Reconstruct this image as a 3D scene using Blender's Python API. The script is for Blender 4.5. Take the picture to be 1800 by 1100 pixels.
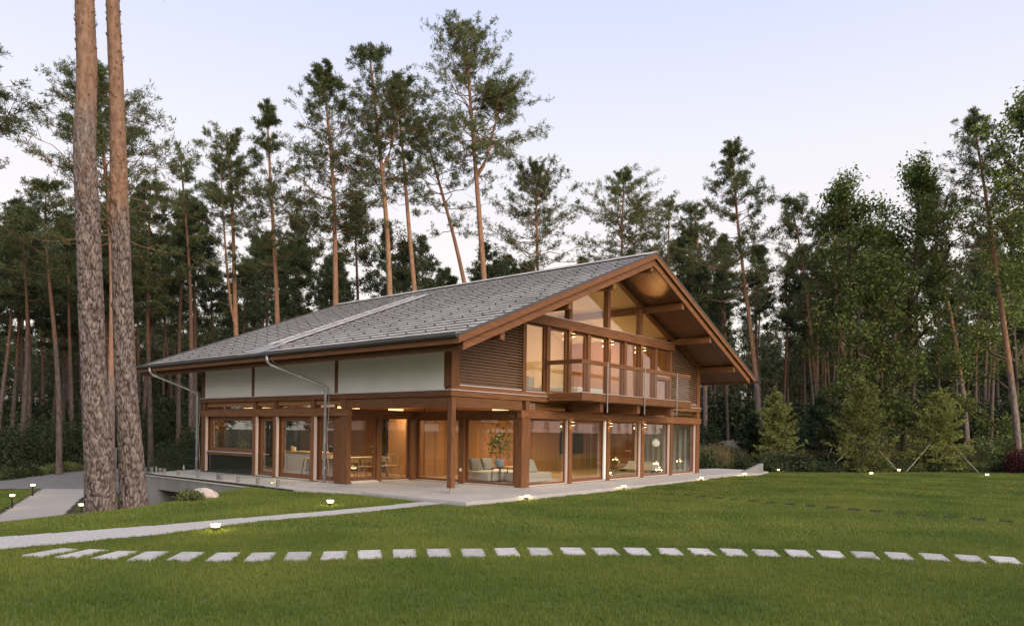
import bpy, math, random
import numpy as np
from mathutils import Vector, Matrix
R = math.radians
rng = np.random.default_rng(7)
random.seed(7)
scn = bpy.context.scene
for o in list(bpy.data.objects): bpy.data.objects.remove(o)
COL = scn.collection

# ------------------------------------------------------------------ camera
YAW, ROLL = R(50.603), R(0.783)
cam_d = bpy.data.cameras.new('camera')
cam = bpy.data.objects.new('camera', cam_d); COL.objects.link(cam)
cam_d.sensor_width = 36; cam_d.lens = 36*1261.2/1800
cam_d.shift_y = (757.13-550)/1800
cam_d.clip_end = 3000; cam_d.clip_start = 0.1
Rv = Vector((math.cos(YAW), -math.sin(YAW), 0)); Dv = Vector((math.sin(YAW), math.cos(YAW), 0)); Uv = Vector((0, 0, 1))
right = Rv*math.cos(ROLL)+Uv*math.sin(ROLL); up = Uv*math.cos(ROLL)-Rv*math.sin(ROLL)
M = Matrix((right, up, -Dv)).transposed().to_4x4(); M.translation = Vector((-14.671, -14.300, 1.8136))
cam.matrix_world = M
scn.camera = cam

# ------------------------------------------------------------------ sky, sun, exposure
SUN_EL, SUN_AZ = R(28), R(196)          # azimuth clockwise from +Y
world = bpy.data.worlds.new('World'); scn.world = world; world.use_nodes = True
wn, wl = world.node_tree.nodes, world.node_tree.links
wn.clear()
def wnode(t, **k):
    n = wn.new(t)
    for a, b in k.items(): setattr(n, a, b)
    return n
sky = wnode('ShaderNodeTexSky', sky_type='NISHITA', sun_disc=False, sun_elevation=SUN_EL, sun_rotation=SUN_AZ, air_density=1.0, dust_density=2.0, ozone_density=1.5)
tc = wnode('ShaderNodeTexCoord'); sep = wnode('ShaderNodeSeparateXYZ'); wl.new(tc.outputs['Generated'], sep.inputs[0])
ramp = wnode('ShaderNodeValToRGB'); wl.new(sep.outputs['Z'], ramp.inputs[0])
cr = ramp.color_ramp
for i, (p, c) in enumerate([(0.0, (1.0, 0.89, 0.79)), (0.20, (0.95, 0.88, 0.84)), (0.36, (0.85, 0.835, 0.90)), (0.54, (0.63, 0.69, 0.935)), (1.0, (0.74, 0.73, 0.86))]):
    e = cr.elements[i] if i < 2 else cr.elements.new(p)
    e.position = p; e.color = (*c, 1)
dotn = wnode('ShaderNodeVectorMath', operation='DOT_PRODUCT'); wl.new(tc.outputs['Generated'], dotn.inputs[0]); dotn.inputs[1].default_value = (0.25, -0.97, 0.0)
mr = wnode('ShaderNodeMapRange', interpolation_type='SMOOTHSTEP'); wl.new(dotn.outputs['Value'], mr.inputs['Value'])
mr.inputs['From Min'].default_value = 0.1; mr.inputs['From Max'].default_value = 1.0
lo = wnode('ShaderNodeMapRange', interpolation_type='SMOOTHSTEP'); wl.new(sep.outputs['Z'], lo.inputs['Value'])
lo.inputs['From Min'].default_value = 0.75; lo.inputs['From Max'].default_value = 0.0
pf = wnode('ShaderNodeMath', operation='MULTIPLY'); wl.new(mr.outputs[0], pf.inputs[0]); wl.new(lo.outputs[0], pf.inputs[1])
mixp = wnode('ShaderNodeMixRGB'); wl.new(pf.outputs[0], mixp.inputs['Fac']); wl.new(ramp.outputs[0], mixp.inputs[1]); mixp.inputs[2].default_value = (1.0, 0.62, 0.52, 1)
bg1 = wnode('ShaderNodeBackground'); wl.new(sky.outputs[0], bg1.inputs[0]); bg1.inputs[1].default_value = 0.012
bg2 = wnode('ShaderNodeBackground'); wl.new(mixp.outputs[0], bg2.inputs[0]); bg2.inputs[1].default_value = 0.78
add = wnode('ShaderNodeAddShader'); wl.new(bg1.outputs[0], add.inputs[0]); wl.new(bg2.outputs[0], add.inputs[1])
wout = wnode('ShaderNodeOutputWorld'); wl.new(add.outputs[0], wout.inputs[0])
sd = bpy.data.lights.new('sun', 'SUN'); sd.energy = 3.0; sd.angle = R(60); sd.color = (1.0, 0.85, 0.70)
so = bpy.data.objects.new('sun', sd); COL.objects.link(so)
sdir = Vector((math.sin(SUN_AZ)*math.cos(SUN_EL), math.cos(SUN_AZ)*math.cos(SUN_EL), math.sin(SUN_EL)))
so.rotation_euler = sdir.to_track_quat('Z', 'Y').to_euler(); so.location = (0, -40, 30)
scn.view_settings.view_transform = 'Standard'; scn.view_settings.look = 'None'
scn.view_settings.exposure = 0.42; scn.view_settings.gamma = 1.0
try: scn.view_settings.use_curve_mapping = False
except Exception: pass
scn.render.engine = 'CYCLES'
scn.cycles.max_bounces = 6; scn.cycles.transparent_max_bounces = 24; scn.cycles.diffuse_bounces = 3; scn.cycles.glossy_bounces = 3
scn.cycles.use_denoising = True
scn.cycles.denoising_input_passes = 'RGB_ALBEDO_NORMAL'; scn.cycles.denoising_prefilter = 'ACCURATE'
scn.cycles.sample_clamp_indirect = 4.0

# ------------------------------------------------------------------ materials
MATS = {}
def mat(name, base, rough=0.6, var=None, vscale=3.0, stretch=(1, 1, 1), bump=0.0, bscale=20.0, metallic=0.0, spec=0.3, translucent=0.0, orand=0.0, irand=0.0, emit=None, detail=4.0, coord='Object', tcol=None):
    m = bpy.data.materials.new(name); m.use_nodes = True
    n, l = m.node_tree.nodes, m.node_tree.links
    b = n['Principled BSDF']; out = n['Material Output']
    b.inputs['Roughness'].default_value = rough; b.inputs['Metallic'].default_value = metallic
    b.inputs['Specular IOR Level'].default_value = spec
    b.inputs['Base Color'].default_value = (*base, 1)
    csock = None
    if var is not None or bump:
        t = n.new('ShaderNodeTexCoord'); mp = n.new('ShaderNodeMapping'); mp.inputs['Scale'].default_value = stretch
        if coord == 'World':
            g = n.new('ShaderNodeNewGeometry'); l.new(g.outputs['Position'], mp.inputs[0])
        else: l.new(t.outputs[coord], mp.inputs[0])
    if var is not None:
        nz = n.new('ShaderNodeTexNoise'); nz.inputs['Scale'].default_value = vscale; nz.inputs['Detail'].default_value = detail
        l.new(mp.outputs[0], nz.inputs['Vector'])
        cr = n.new('ShaderNodeValToRGB'); cr.color_ramp.elements[0].position = 0.3; cr.color_ramp.elements[1].position = 0.7
        cr.color_ramp.elements[0].color = (*base, 1); cr.color_ramp.elements[1].color = (*var, 1)
        l.new(nz.outputs['Fac'], cr.inputs[0]); csock = cr.outputs[0]
    if orand:
        oi = n.new('ShaderNodeObjectInfo'); hs = n.new('ShaderNodeHueSaturation')
        mr = n.new('ShaderNodeMapRange'); l.new(oi.outputs['Random'], mr.inputs['Value'])
        mr.inputs['To Min'].default_value = 1-orand; mr.inputs['To Max'].default_value = 1+orand
        l.new(mr.outputs[0], hs.inputs['Value'])
        if csock is not None: l.new(csock, hs.inputs['Color'])
        else: hs.inputs['Color'].default_value = (*base, 1)
        csock = hs.outputs[0]
    if irand:
        gi_ = n.new('ShaderNodeNewGeometry'); hs2 = n.new('ShaderNodeHueSaturation'); mr2 = n.new('ShaderNodeMapRange'); l.new(gi_.outputs['Random Per Island'], mr2.inputs['Value'])
        mr2.inputs['To Min'].default_value = 1-irand; mr2.inputs['To Max'].default_value = 1+irand; l.new(mr2.outputs[0], hs2.inputs['Value'])
        mr3 = n.new('ShaderNodeMapRange'); l.new(gi_.outputs['Random Per Island'], mr3.inputs['Value']); mr3.inputs['To Min'].default_value = .515; mr3.inputs['To Max'].default_value = .485; l.new(mr3.outputs[0], hs2.inputs['Hue'])
        l.new(csock, hs2.inputs['Color']); csock = hs2.outputs[0]
    if csock is not None: l.new(csock, b.inputs['Base Color'])
    if bump:
        nb = n.new('ShaderNodeTexNoise'); nb.inputs['Scale'].default_value = bscale; nb.inputs['Detail'].default_value = 3
        l.new(mp.outputs[0], nb.inputs['Vector'])
        bp = n.new('ShaderNodeBump'); bp.inputs['Strength'].default_value = bump; bp.inputs['Distance'].default_value = 0.02
        l.new(nb.outputs['Fac'], bp.inputs['Height']); l.new(bp.outputs[0], b.inputs['Normal'])
    if translucent:
        tr = n.new('ShaderNodeBsdfTranslucent'); mx = n.new('ShaderNodeMixShader'); mx.inputs[0].default_value = translucent
        tr.inputs[0].default_value = (*(tcol or base), 1)
        if csock is not None and tcol is None: l.new(csock, tr.inputs[0])
        l.new(b.outputs[0], mx.inputs[1]); l.new(tr.outputs[0], mx.inputs[2]); l.new(mx.outputs[0], out.inputs[0])
    if emit:
        b.inputs['Emission Color'].default_value = (*emit[0], 1); b.inputs['Emission Strength'].default_value = emit[1]
    MATS[name] = m
    return m
W1, W2 = (0.258, 0.114, 0.045), (0.108, 0.045, 0.018)
wood_x = mat('wood_grain_x', W1, 0.55, W2, 5, (0.35, 9, 9), 0.15, 12, orand=0.14)
wood_y = mat('wood_grain_y', W1, 0.55, W2, 5, (9, 0.35, 9), 0.15, 12, orand=0.14)
wood_z = mat('wood_grain_z', W1, 0.55, W2, 5, (9, 9, 0.35), 0.15, 12, orand=0.14)
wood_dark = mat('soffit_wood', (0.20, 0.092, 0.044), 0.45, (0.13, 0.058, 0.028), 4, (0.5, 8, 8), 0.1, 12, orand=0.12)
wood_in = mat('interior_board', (0.40, 0.20, 0.085), 0.5, (0.30, 0.14, 0.055), 4, (8, 8, 0.4), orand=0.18)
oak_floor = mat('oak_floor', (0.42, 0.27, 0.14), 0.35, (0.34, 0.21, 0.10), 4, (0.5, 8, 1))
light_oak = mat('light_oak', (0.50, 0.33, 0.17), 0.5, (0.42, 0.27, 0.13), 6, (6, 6, 0.6))
frame_m = mat('window_frame', (0.20, 0.085, 0.036), 0.5, (0.15, 0.06, 0.026), 5, (8, 8, 0.5))
guide_m = mat('blind_guide', (0.62, 0.50, 0.45), 0.4, spec=0.5)
plaster = mat('white_panel', (0.86, 0.85, 0.82), 0.8, (0.80, 0.79, 0.765), 1.3, bump=0.05, bscale=60)
cream = mat('cream_paint', (0.76, 0.63, 0.42), 0.8)
alu = mat('aluminium', (0.78, 0.78, 0.78), 0.35, metallic=0.6, spec=0.5)
zinc = mat('zinc_pipe', (0.55, 0.55, 0.55), 0.34, (0.45, 0.45, 0.46), 8, metallic=0.75)
gutter_m = mat('gutter_metal', (0.10, 0.10, 0.105), 0.45, metallic=0.4)
steel = mat('steel', (0.42, 0.42, 0.42), 0.32, metallic=0.9)
dark_metal = mat('dark_metal', (0.035, 0.033, 0.032), 0.4, metallic=0.3)
tile_m = mat('roof_tile', (0.48, 0.46, 0.43), 0.42, (0.35, 0.335, 0.315), 2.2, orand=0.16, bump=0.1, bscale=40, spec=0.5, coord='World')
under_m = mat('roof_underlay', (0.02, 0.02, 0.02), 0.9)
concrete = mat('concrete', (0.30, 0.29, 0.275), 0.85, (0.21, 0.205, 0.195), 1.6, (1, 1, 0.6), 0.2, 30, coord='World', detail=8)
slab_m = mat('terrace_slab', (0.46, 0.445, 0.43), 0.75, (0.38, 0.37, 0.36), 5, bump=0.1, bscale=60, orand=0.06, coord='World')
stone_m = mat('stepping_stone', (0.50, 0.49, 0.475), 0.8, (0.36, 0.35, 0.335), 9, bump=0.2, bscale=50, orand=0.16, coord='World')
path_m = mat('path_gravel', (0.50, 0.49, 0.475), 0.9, (0.36, 0.35, 0.335), 22, bump=0.5, bscale=70, coord='World')
drive_m = mat('driveway_gravel', (0.40, 0.385, 0.36), 0.9, (0.30, 0.285, 0.27), 14, bump=0.4, bscale=60, coord='World')
road_m = mat('asphalt', (0.20, 0.195, 0.19), 0.9, (0.15, 0.147, 0.143), 3, bump=0.2, bscale=80, coord='World')
soil_m = mat('forest_floor', (0.060, 0.050, 0.028), 0.95, (0.035, 0.045, 0.018), 1.2, bump=0.6, bscale=6, coord='World', detail=8)
edge_soil = mat('bare_soil', (0.12, 0.085, 0.05), 0.95, (0.08, 0.06, 0.035), 10, coord='World')
lawn_m = mat('lawn_turf', (0.070, 0.115, 0.024), 0.9, (0.060, 0.090, 0.020), 6, bump=0.5, bscale=60, coord='World')
bark_dead = mat('dead_twig', (0.16, 0.12, 0.09), 0.9)
oak_bark = mat('oak_bark', (0.11, 0.085, 0.06), 0.9, (0.06, 0.048, 0.036), 3, (4, 4, 0.8), 0.5, 10)
birch_bark = mat('birch_bark', (0.42, 0.40, 0.37), 0.8, (0.22, 0.20, 0.18), 4, (1, 1, 2.5))
white_paint = mat('white_paint', (0.80, 0.80, 0.79), 0.4)
black_gloss = mat('black_gloss', (0.008, 0.008, 0.009), 0.15, spec=0.5)
fabric = mat('pale_fabric', (0.55, 0.53, 0.49), 0.95, (0.48, 0.47, 0.44), 8)
fabric_dark = mat('grey_fabric', (0.22, 0.22, 0.22), 0.95)
leather = mat('brown_leather', (0.22, 0.085, 0.045), 0.45)
curtain_m = mat('grey_curtain', (0.42, 0.43, 0.43), 0.9)
pot_blue = mat('blue_pot', (0.38, 0.46, 0.52), 0.5)
pot_cream = mat('cream_pot', (0.82, 0.68, 0.32), 0.5)
boulder_m = mat('pink_granite', (0.55, 0.48, 0.44), 0.85, (0.42, 0.36, 0.33), 3, bump=0.4, bscale=12)
rope_m = mat('rope', (0.45, 0.42, 0.36), 0.9)
lamp_warm = mat('lamp_glow', (1, 0.85, 0.6), 0.5, emit=((1.0, 0.70, 0.34), 6.0))
lamp_soft = mat('lamp_glow_soft', (1, 0.85, 0.6), 0.5, emit=((1.0, 0.62, 0.26), 2.2))
globe_m = mat('globe_lamp', (0.85, 0.85, 0.82), 0.5, emit=((1, 0.95, 0.85), 0.35))

def foliage(name, c1, c2, scale=0.6, tr=0.3, rand=0.22):
    m = mat(name, c1, 0.65, c2, scale, translucent=tr, orand=rand, irand=.45, spec=0.25, coord='World', detail=3)
    return m
needle_m = foliage('pine_needles', (0.072, 0.100, 0.040), (0.130, 0.155, 0.058), 0.9, 0.28)
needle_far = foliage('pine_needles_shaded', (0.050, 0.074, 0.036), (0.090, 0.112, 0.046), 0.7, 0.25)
oak_leaf = foliage('oak_leaves', (0.098, 0.148, 0.036), (0.190, 0.225, 0.064), 0.8, 0.3)
birch_leaf = foliage('birch_leaves', (0.06, 0.085, 0.02), (0.11, 0.12, 0.03), 0.8, 0.35)
spruce_m = foliage('spruce_needles', (0.145, 0.17, 0.046), (0.235, 0.245, 0.075), 1.2, 0.25)
spruce_dk = foliage('dark_spruce_needles', (0.040, 0.065, 0.034), (0.070, 0.095, 0.042), 1.2, 0.2)
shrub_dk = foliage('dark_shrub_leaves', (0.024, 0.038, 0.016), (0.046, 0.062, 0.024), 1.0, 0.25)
shrub_m = foliage('shrub_leaves', (0.095, 0.135, 0.045), (0.160, 0.185, 0.065), 1.0, 0.3)
shrub_blue = foliage('blue_green_leaves', (0.050, 0.078, 0.058), (0.075, 0.105, 0.075), 1.0, 0.25)
dry_m = foliage('dry_stems', (0.30, 0.235, 0.12), (0.18, 0.165, 0.07), 0.9, 0.3)
red_m = foliage('dark_red_leaves', (0.085, 0.018, 0.016), (0.05, 0.012, 0.012), 1.5, 0.25)
grass_m = foliage('grass_blades', (0.090, 0.146, 0.027), (0.190, 0.228, 0.048), 0.42, 0.35, 0.12)

def bark(name, zt, wob=1.0, attr=False, dim=1.0, hi_c=((0.205, 0.112, 0.068), (0.365, 0.215, 0.132))):
    m = bpy.data.materials.new(name); m.use_nodes = True
    n, l = m.node_tree.nodes, m.node_tree.links; b = n['Principled BSDF']
    b.inputs['Roughness'].default_value = 0.9; b.inputs['Specular IOR Level'].default_value = 0.15
    t = n.new('ShaderNodeTexCoord'); s = n.new('ShaderNodeSeparateXYZ'); l.new(t.outputs['Object'], s.inputs[0])
    nz = n.new('ShaderNodeTexNoise'); nz.inputs['Scale'].default_value = 1.4; nz.inputs['Detail'].default_value = 5; l.new(t.outputs['Object'], nz.inputs['Vector'])
    ad = n.new('ShaderNodeMath'); ad.operation = 'MULTIPLY_ADD'; l.new(nz.outputs['Fac'], ad.inputs[0]); ad.inputs[1].default_value = 3.0*wob; l.new(s.outputs['Z'], ad.inputs[2])
    mr = n.new('ShaderNodeMapRange'); mr.interpolation_type = 'SMOOTHSTEP'; l.new(ad.outputs[0], mr.inputs['Value'])
    mr.inputs['From Min'].default_value = zt+1.5*wob-0.7; mr.inputs['From Max'].default_value = zt+1.5*wob+0.7
    mp = n.new('ShaderNodeMapping'); mp.inputs['Scale'].default_value = (7, 7, 2.2); l.new(t.outputs['Object'], mp.inputs[0])
    n2 = n.new('ShaderNodeTexNoise'); n2.inputs['Scale'].default_value = 1.6; n2.inputs['Detail'].default_value = 6; l.new(mp.outputs[0], n2.inputs['Vector'])
    def rmp(c1, c2):
        r = n.new('ShaderNodeValToRGB'); r.color_ramp.elements[0].position = .32; r.color_ramp.elements[1].position = .68
        r.color_ramp.elements[0].color = (*c1, 1); r.color_ramp.elements[1].color = (*c2, 1); l.new(n2.outputs['Fac'], r.inputs[0]); return r.outputs[0]
    low = rmp((0.125, 0.097, 0.085), (0.32, 0.26, 0.235)) if attr else rmp((0.115, 0.088, 0.075), (0.27, 0.215, 0.19)); hi = rmp(*hi_c)
    if attr:
        a = n.new('ShaderNodeAttribute'); a.attribute_name = 'plate'
        mxa = n.new('ShaderNodeMixRGB'); l.new(a.outputs['Fac'], mxa.inputs[0]); mxa.inputs[1].default_value = (0.045, 0.034, 0.03, 1); l.new(low, mxa.inputs[2]); low = mxa.outputs[0]
    mx = n.new('ShaderNodeMixRGB'); l.new(mr.outputs[0], mx.inputs[0]); l.new(low, mx.inputs[1]); l.new(hi, mx.inputs[2])
    oi = n.new('ShaderNodeObjectInfo'); mo = n.new('ShaderNodeMapRange'); l.new(oi.outputs['Random'], mo.inputs['Value']); mo.inputs['To Min'].default_value = .75*dim; mo.inputs['To Max'].default_value = 1.2*dim
    hs = n.new('ShaderNodeHueSaturation'); l.new(mx.outputs[0], hs.inputs['Color']); l.new(mo.outputs[0], hs.inputs['Value'])
    l.new(hs.outputs[0], b.inputs['Base Color'])
    bp = n.new('ShaderNodeBump'); bp.inputs['Strength'].default_value = .6; bp.inputs['Distance'].default_value = .03; l.new(n2.outputs['Fac'], bp.inputs['Height']); l.new(bp.outputs[0], b.inputs['Normal'])
    return m
pine_bark = bark('pine_bark', 5.5)
pine_bark_shaded = bark('pine_bark_shade_dimmed', 7.5, dim=.50, hi_c=((0.20, 0.115, 0.075), (0.33, 0.20, 0.135)))  # bark colour dimmed to stand for the shade inside the wood
BHI = ((0.19, 0.115, 0.078), (0.34, 0.215, 0.145))
big_bark1 = bark('big_pine_bark', 9.9, 0.35, True, hi_c=BHI)
big_bark2 = bark('big_pine_bark_lower_change', 7.4, 1.3, True, hi_c=BHI)

def glass(name, tint, boost):
    m = bpy.data.materials.new(name); m.use_nodes = True
    n, l = m.node_tree.nodes, m.node_tree.links; n.clear()
    out = n.new('ShaderNodeOutputMaterial'); t = n.new('ShaderNodeBsdfTransparent'); t.inputs[0].default_value = (*tint, 1)
    g = n.new('ShaderNodeBsdfGlossy'); g.inputs['Roughness'].default_value = 0.0; g.inputs[0].default_value = (1, 1, 1, 1)
    fr = n.new('ShaderNodeFresnel'); gm = n.new('ShaderNodeNewGeometry'); io = n.new('ShaderNodeMapRange'); l.new(gm.outputs['Backfacing'], io.inputs['Value']); io.inputs['To Min'].default_value = 1.5; io.inputs['To Max'].default_value = 1/1.5; l.new(io.outputs[0], fr.inputs[0])
    ml = n.new('ShaderNodeMath'); ml.operation = 'MULTIPLY'; ml.use_clamp = True; ml.inputs[1].default_value = boost; l.new(fr.outputs[0], ml.inputs[0])
    mx = n.new('ShaderNodeMixShader'); l.new(ml.outputs[0], mx.inputs[0]); l.new(t.outputs[0], mx.inputs[1]); l.new(g.outputs[0], mx.inputs[2]); l.new(mx.outputs[0], out.inputs[0])
    return m
win_glass = glass('window_glass', (0.93, 0.94, 0.92), 1.7)
rail_glass = glass('railing_glass', (0.955, 0.98, 0.975), 0.35)

# ------------------------------------------------------------------ mesh helpers
class MB:
    def __init__(s): s.v = []; s.f = []
    def box(s, x0, x1, y0, y1, z0, z1):
        b = len(s.v)
        s.v += [(x0,y0,z0),(x1,y0,z0),(x1,y1,z0),(x0,y1,z0),(x0,y0,z1),(x1,y0,z1),(x1,y1,z1),(x0,y1,z1)]
        s.f += [tuple(b+i for i in q) for q in ((0,3,2,1),(4,5,6,7),(0,1,5,4),(1,2,6,5),(2,3,7,6),(3,0,4,7))]; return s
    def hexa(s, p):   # 8 corner points, same order as box
        b = len(s.v); s.v += [tuple(q) for q in p]
        s.f += [tuple(b+i for i in q) for q in ((0,3,2,1),(4,5,6,7),(0,1,5,4),(1,2,6,5),(2,3,7,6),(3,0,4,7))]; return s
    def prism(s, poly, axis, a, b):   # poly of 2D points extruded along axis
        k = len(poly); o = len(s.v)
        def P(p, t): return {'x': (t, p[0], p[1]), 'y': (p[0], t, p[1]), 'z': (p[0], p[1], t)}[axis]
        s.v += [P(p, a) for p in poly]+[P(p, b) for p in poly]
        s.f += [tuple(o+i for i in range(k)), tuple(o+k+i for i in reversed(range(k)))]
        for i in range(k):
            j = (i+1) % k; s.f.append((o+i, o+k+i, o+k+j, o+j))
        return s
    def tube(s, pts, r, n=8, cap=True):
        pts = [Vector(p) for p in pts]; rs = r if hasattr(r, '__len__') else [r]*len(pts); o = len(s.v)
        for i, p in enumerate(pts):
            t = (pts[min(i+1, len(pts)-1)]-pts[max(i-1, 0)]).normalized()
            ref = Vector((0, 0, 1)) if abs(t.z) < .95 else Vector((1, 0, 0))
            a = t.cross(ref).normalized(); b = t.cross(a)
            for k in range(n):
                an = 2*math.pi*k/n; s.v.append(tuple(p+(a*math.cos(an)+b*math.sin(an))*rs[i]))
        for i in range(len(pts)-1):
            for k in range(n):
                k2 = (k+1) % n; s.f.append((o+i*n+k, o+i*n+k2, o+(i+1)*n+k2, o+(i+1)*n+k))
        if cap:
            s.f.append(tuple(o+k for k in reversed(range(n)))); s.f.append(tuple(o+(len(pts)-1)*n+k for k in range(n)))
        return s
    def lathe(s, prof, n=20, c=(0, 0, 0)):   # prof: (r, z)
        o = len(s.v)
        for r, z in prof:
            for k in range(n):
                an = 2*math.pi*k/n; s.v.append((c[0]+r*math.cos(an), c[1]+r*math.sin(an), c[2]+z))
        for i in range(len(prof)-1):
            for k in range(n):
                k2 = (k+1) % n; s.f.append((o+i*n+k, o+i*n+k2, o+(i+1)*n+k2, o+(i+1)*n+k))
        s.f.append(tuple(o+k for k in reversed(range(n)))); s.f.append(tuple(o+(len(prof)-1)*n+k for k in range(n)))
        return s
    def mesh(s, name, m, smooth=False):
        me = bpy.data.meshes.new(name); me.from_pydata(s.v, [], s.f); me.materials.append(m)
        if smooth:
            for p in me.polygons: p.use_smooth = True
        me.update(); return me
    def build(s, name, m, parent=None, loc=None, rz=0, smooth=False, bevel=0):
        o = bpy.data.objects.new(name, s.mesh(name, m, smooth)); COL.objects.link(o)
        if parent: o.parent = parent
        if loc: o.location = loc
        o.rotation_euler.z = rz
        if bevel:
            bv = o.modifiers.new('bevel', 'BEVEL'); bv.width = bevel; bv.segments = 2; bv.limit_method = 'ANGLE'
        return o
def npmesh(name, V, F, m, smooth=False):
    me = bpy.data.meshes.new(name); V = np.ascontiguousarray(V, np.float32).reshape(-1, 3); F = np.ascontiguousarray(F, np.int32); k = F.shape[1]
    me.vertices.add(len(V)); me.vertices.foreach_set('co', V.ravel())
    me.loops.add(F.size); me.loops.foreach_set('vertex_index', F.ravel())
    me.polygons.add(len(F)); me.polygons.foreach_set('loop_start', np.arange(0, F.size, k, dtype=np.int32))
    me.polygons.foreach_set('loop_total', np.full(len(F), k, np.int32))
    if smooth: me.polygons.foreach_set('use_smooth', np.ones(len(F), bool))
    me.materials.append(m); me.update(calc_edges=True); me.validate(); return me
def link(name, me, parent=None, loc=None, rz=0, sc=None):
    o = bpy.data.objects.new(name, me); COL.objects.link(o)
    if parent: o.parent = parent
    if loc is not None: o.location = loc
    o.rotation_euler.z = rz
    if sc: o.scale = (sc, sc, sc)
    return o
def tag(o, label=None, cat=None, group=None, kind=None):
    if label: o['label'] = label
    if cat: o['category'] = cat
    if group: o['group'] = group
    if kind: o['kind'] = kind
    return o
def empty(name, loc=(0, 0, 0), rz=0, label=None, cat=None, group=None):
    o = bpy.data.objects.new(name, None); COL.objects.link(o); o.location = loc; o.rotation_euler.z = rz; o.empty_display_size = .2
    return tag(o, label, cat, group)
def copy_tree(o, parent=None):
    c = o.copy(); COL.objects.link(c)
    if parent: c.parent = parent
    for ch in list(o.children): copy_tree(ch, c)
    return c
def plight(parent, loc, w, col=(1, .74, .42), r=.03):
    d = bpy.data.lights.new('bulb', 'POINT'); d.energy = w; d.color = col; d.shadow_soft_size = r
    o = bpy.data.objects.new('bulb', d); COL.objects.link(o); o.parent = parent; o.location = loc; return o
def alight(parent, loc, w, sx, sy, col=(1, .76, .46)):
    d = bpy.data.lights.new('panel_light', 'AREA'); d.energy = w; d.color = col; d.shape = 'RECTANGLE'; d.size = sx; d.size_y = sy
    o = bpy.data.objects.new('panel_light', d); COL.objects.link(o); o.parent = parent; o.location = loc; return o
# a scatter of shared clumps, for what nobody could count
def scatter(name, pts, src, sc, rz, label):
    me = bpy.data.meshes.new(name); me.vertices.add(len(pts)); me.vertices.foreach_set('co', np.asarray(pts, np.float32).ravel())
    a = me.attributes.new('sc', 'FLOAT', 'POINT'); a.data.foreach_set('value', np.asarray(sc, np.float32))
    a = me.attributes.new('rz', 'FLOAT_VECTOR', 'POINT'); v = np.zeros((len(pts), 3), np.float32); v[:, 2] = rz; a.data.foreach_set('vector', v.ravel())
    o = bpy.data.objects.new(name, me); COL.objects.link(o)
    ng = bpy.data.node_groups.new(name, 'GeometryNodeTree')
    ng.interface.new_socket('Geometry', in_out='INPUT', socket_type='NodeSocketGeometry'); ng.interface.new_socket('Geometry', in_out='OUTPUT', socket_type='NodeSocketGeometry')
    N, L = ng.nodes, ng.links
    gi = N.new('NodeGroupInput'); go = N.new('NodeGroupOutput'); ip = N.new('GeometryNodeInstanceOnPoints')
    oi = N.new('GeometryNodeObjectInfo'); oi.inputs['Object'].default_value = src; oi.inputs['As Instance'].default_value = True
    n1 = N.new('GeometryNodeInputNamedAttribute'); n1.data_type = 'FLOAT'; n1.inputs['Name'].default_value = 'sc'
    n2 = N.new('GeometryNodeInputNamedAttribute'); n2.data_type = 'FLOAT_VECTOR'; n2.inputs['Name'].default_value = 'rz'
    L.new(gi.outputs[0], ip.inputs['Points']); L.new(oi.outputs['Geometry'], ip.inputs['Instance'])
    L.new(n1.outputs['Attribute'], ip.inputs['Scale']); L.new(n2.outputs['Attribute'], ip.inputs['Rotation']); L.new(ip.outputs[0], go.inputs[0])
    md = o.modifiers.new('scatter', 'NODES'); md.node_group = ng
    return tag(o, label, None, None, 'stuff')

# ------------------------------------------------------------------ terrain
CR = np.array([(-60, -6), (-16, -.2), (-10.3, 1.76), (-8.76, 2.29), (-7.04, 2.75), (-5.44, 3.85), (-2.1, 6.2), (0, 8), (40, 8)])
def sstep(x, a, b):
    t = np.clip((x-a)/(b-a), 0, 1); return t*t*(3-2*t)
def ground(u, v):
    u = np.asarray(u, float); v = np.asarray(v, float)
    d = v-np.interp(u, CR[:, 0], CR[:, 1])
    left = 1-sstep(u, 14, 30)
    z = -0.075-0.925*sstep(d, 0.1, 4.5)*left
    # sunken garage yard
    p = (u+6.24)*.915-(v-10.68)*.405     # distance to the right of the path's right edge
    pit = sstep(p, .6, 3.0)*(1-sstep(v, 19.5, 23))*sstep(d, 1.5, 4.5)*(1-sstep(u, 2, 5))
    z = z-1.8*pit
    # low rise beyond the lawn on the right
    far = sstep((u-14)*.9-v*.45, 12, 30)*sstep(u, 20, 34)
    z = z+0.25*far
    z = z+0.035*np.sin(u*.31+1)*np.sin(v*.27)*(np.hypot(u, v) < 60)
    return z
def axis(lo, hi, a, b, fine, coarse):
    return np.unique(np.concatenate([np.arange(lo, a, coarse), np.arange(a, b, fine), np.arange(b, hi+1, coarse)]))
gx = axis(-900, 900, -28, 48, .6, 26); gy = axis(-900, 900, -32, 50, .6, 26)
GX, GY = np.meshgrid(gx, gy, indexing='ij')
GZ = ground(GX, GY)-.06
inter = (GX > -1.4) & (GX < 19) & (GY > -1.9) & (GY < 14.4)
GZ[inter] = -3.2
def gridfaces(nx, ny):
    i = np.arange(nx-1)[:, None]*ny+np.arange(ny-1)[None]
    return np.stack([i, i+ny, i+ny+1, i+1], -1).reshape(-1, 4)
gF = gridfaces(len(gx), len(gy))
o = link('forest_floor', npmesh('forest_floor', np.stack([GX, GY, GZ], -1), gF, soil_m, True)); tag(o, 'dark forest floor under the pines', None, None, 'structure')

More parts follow.
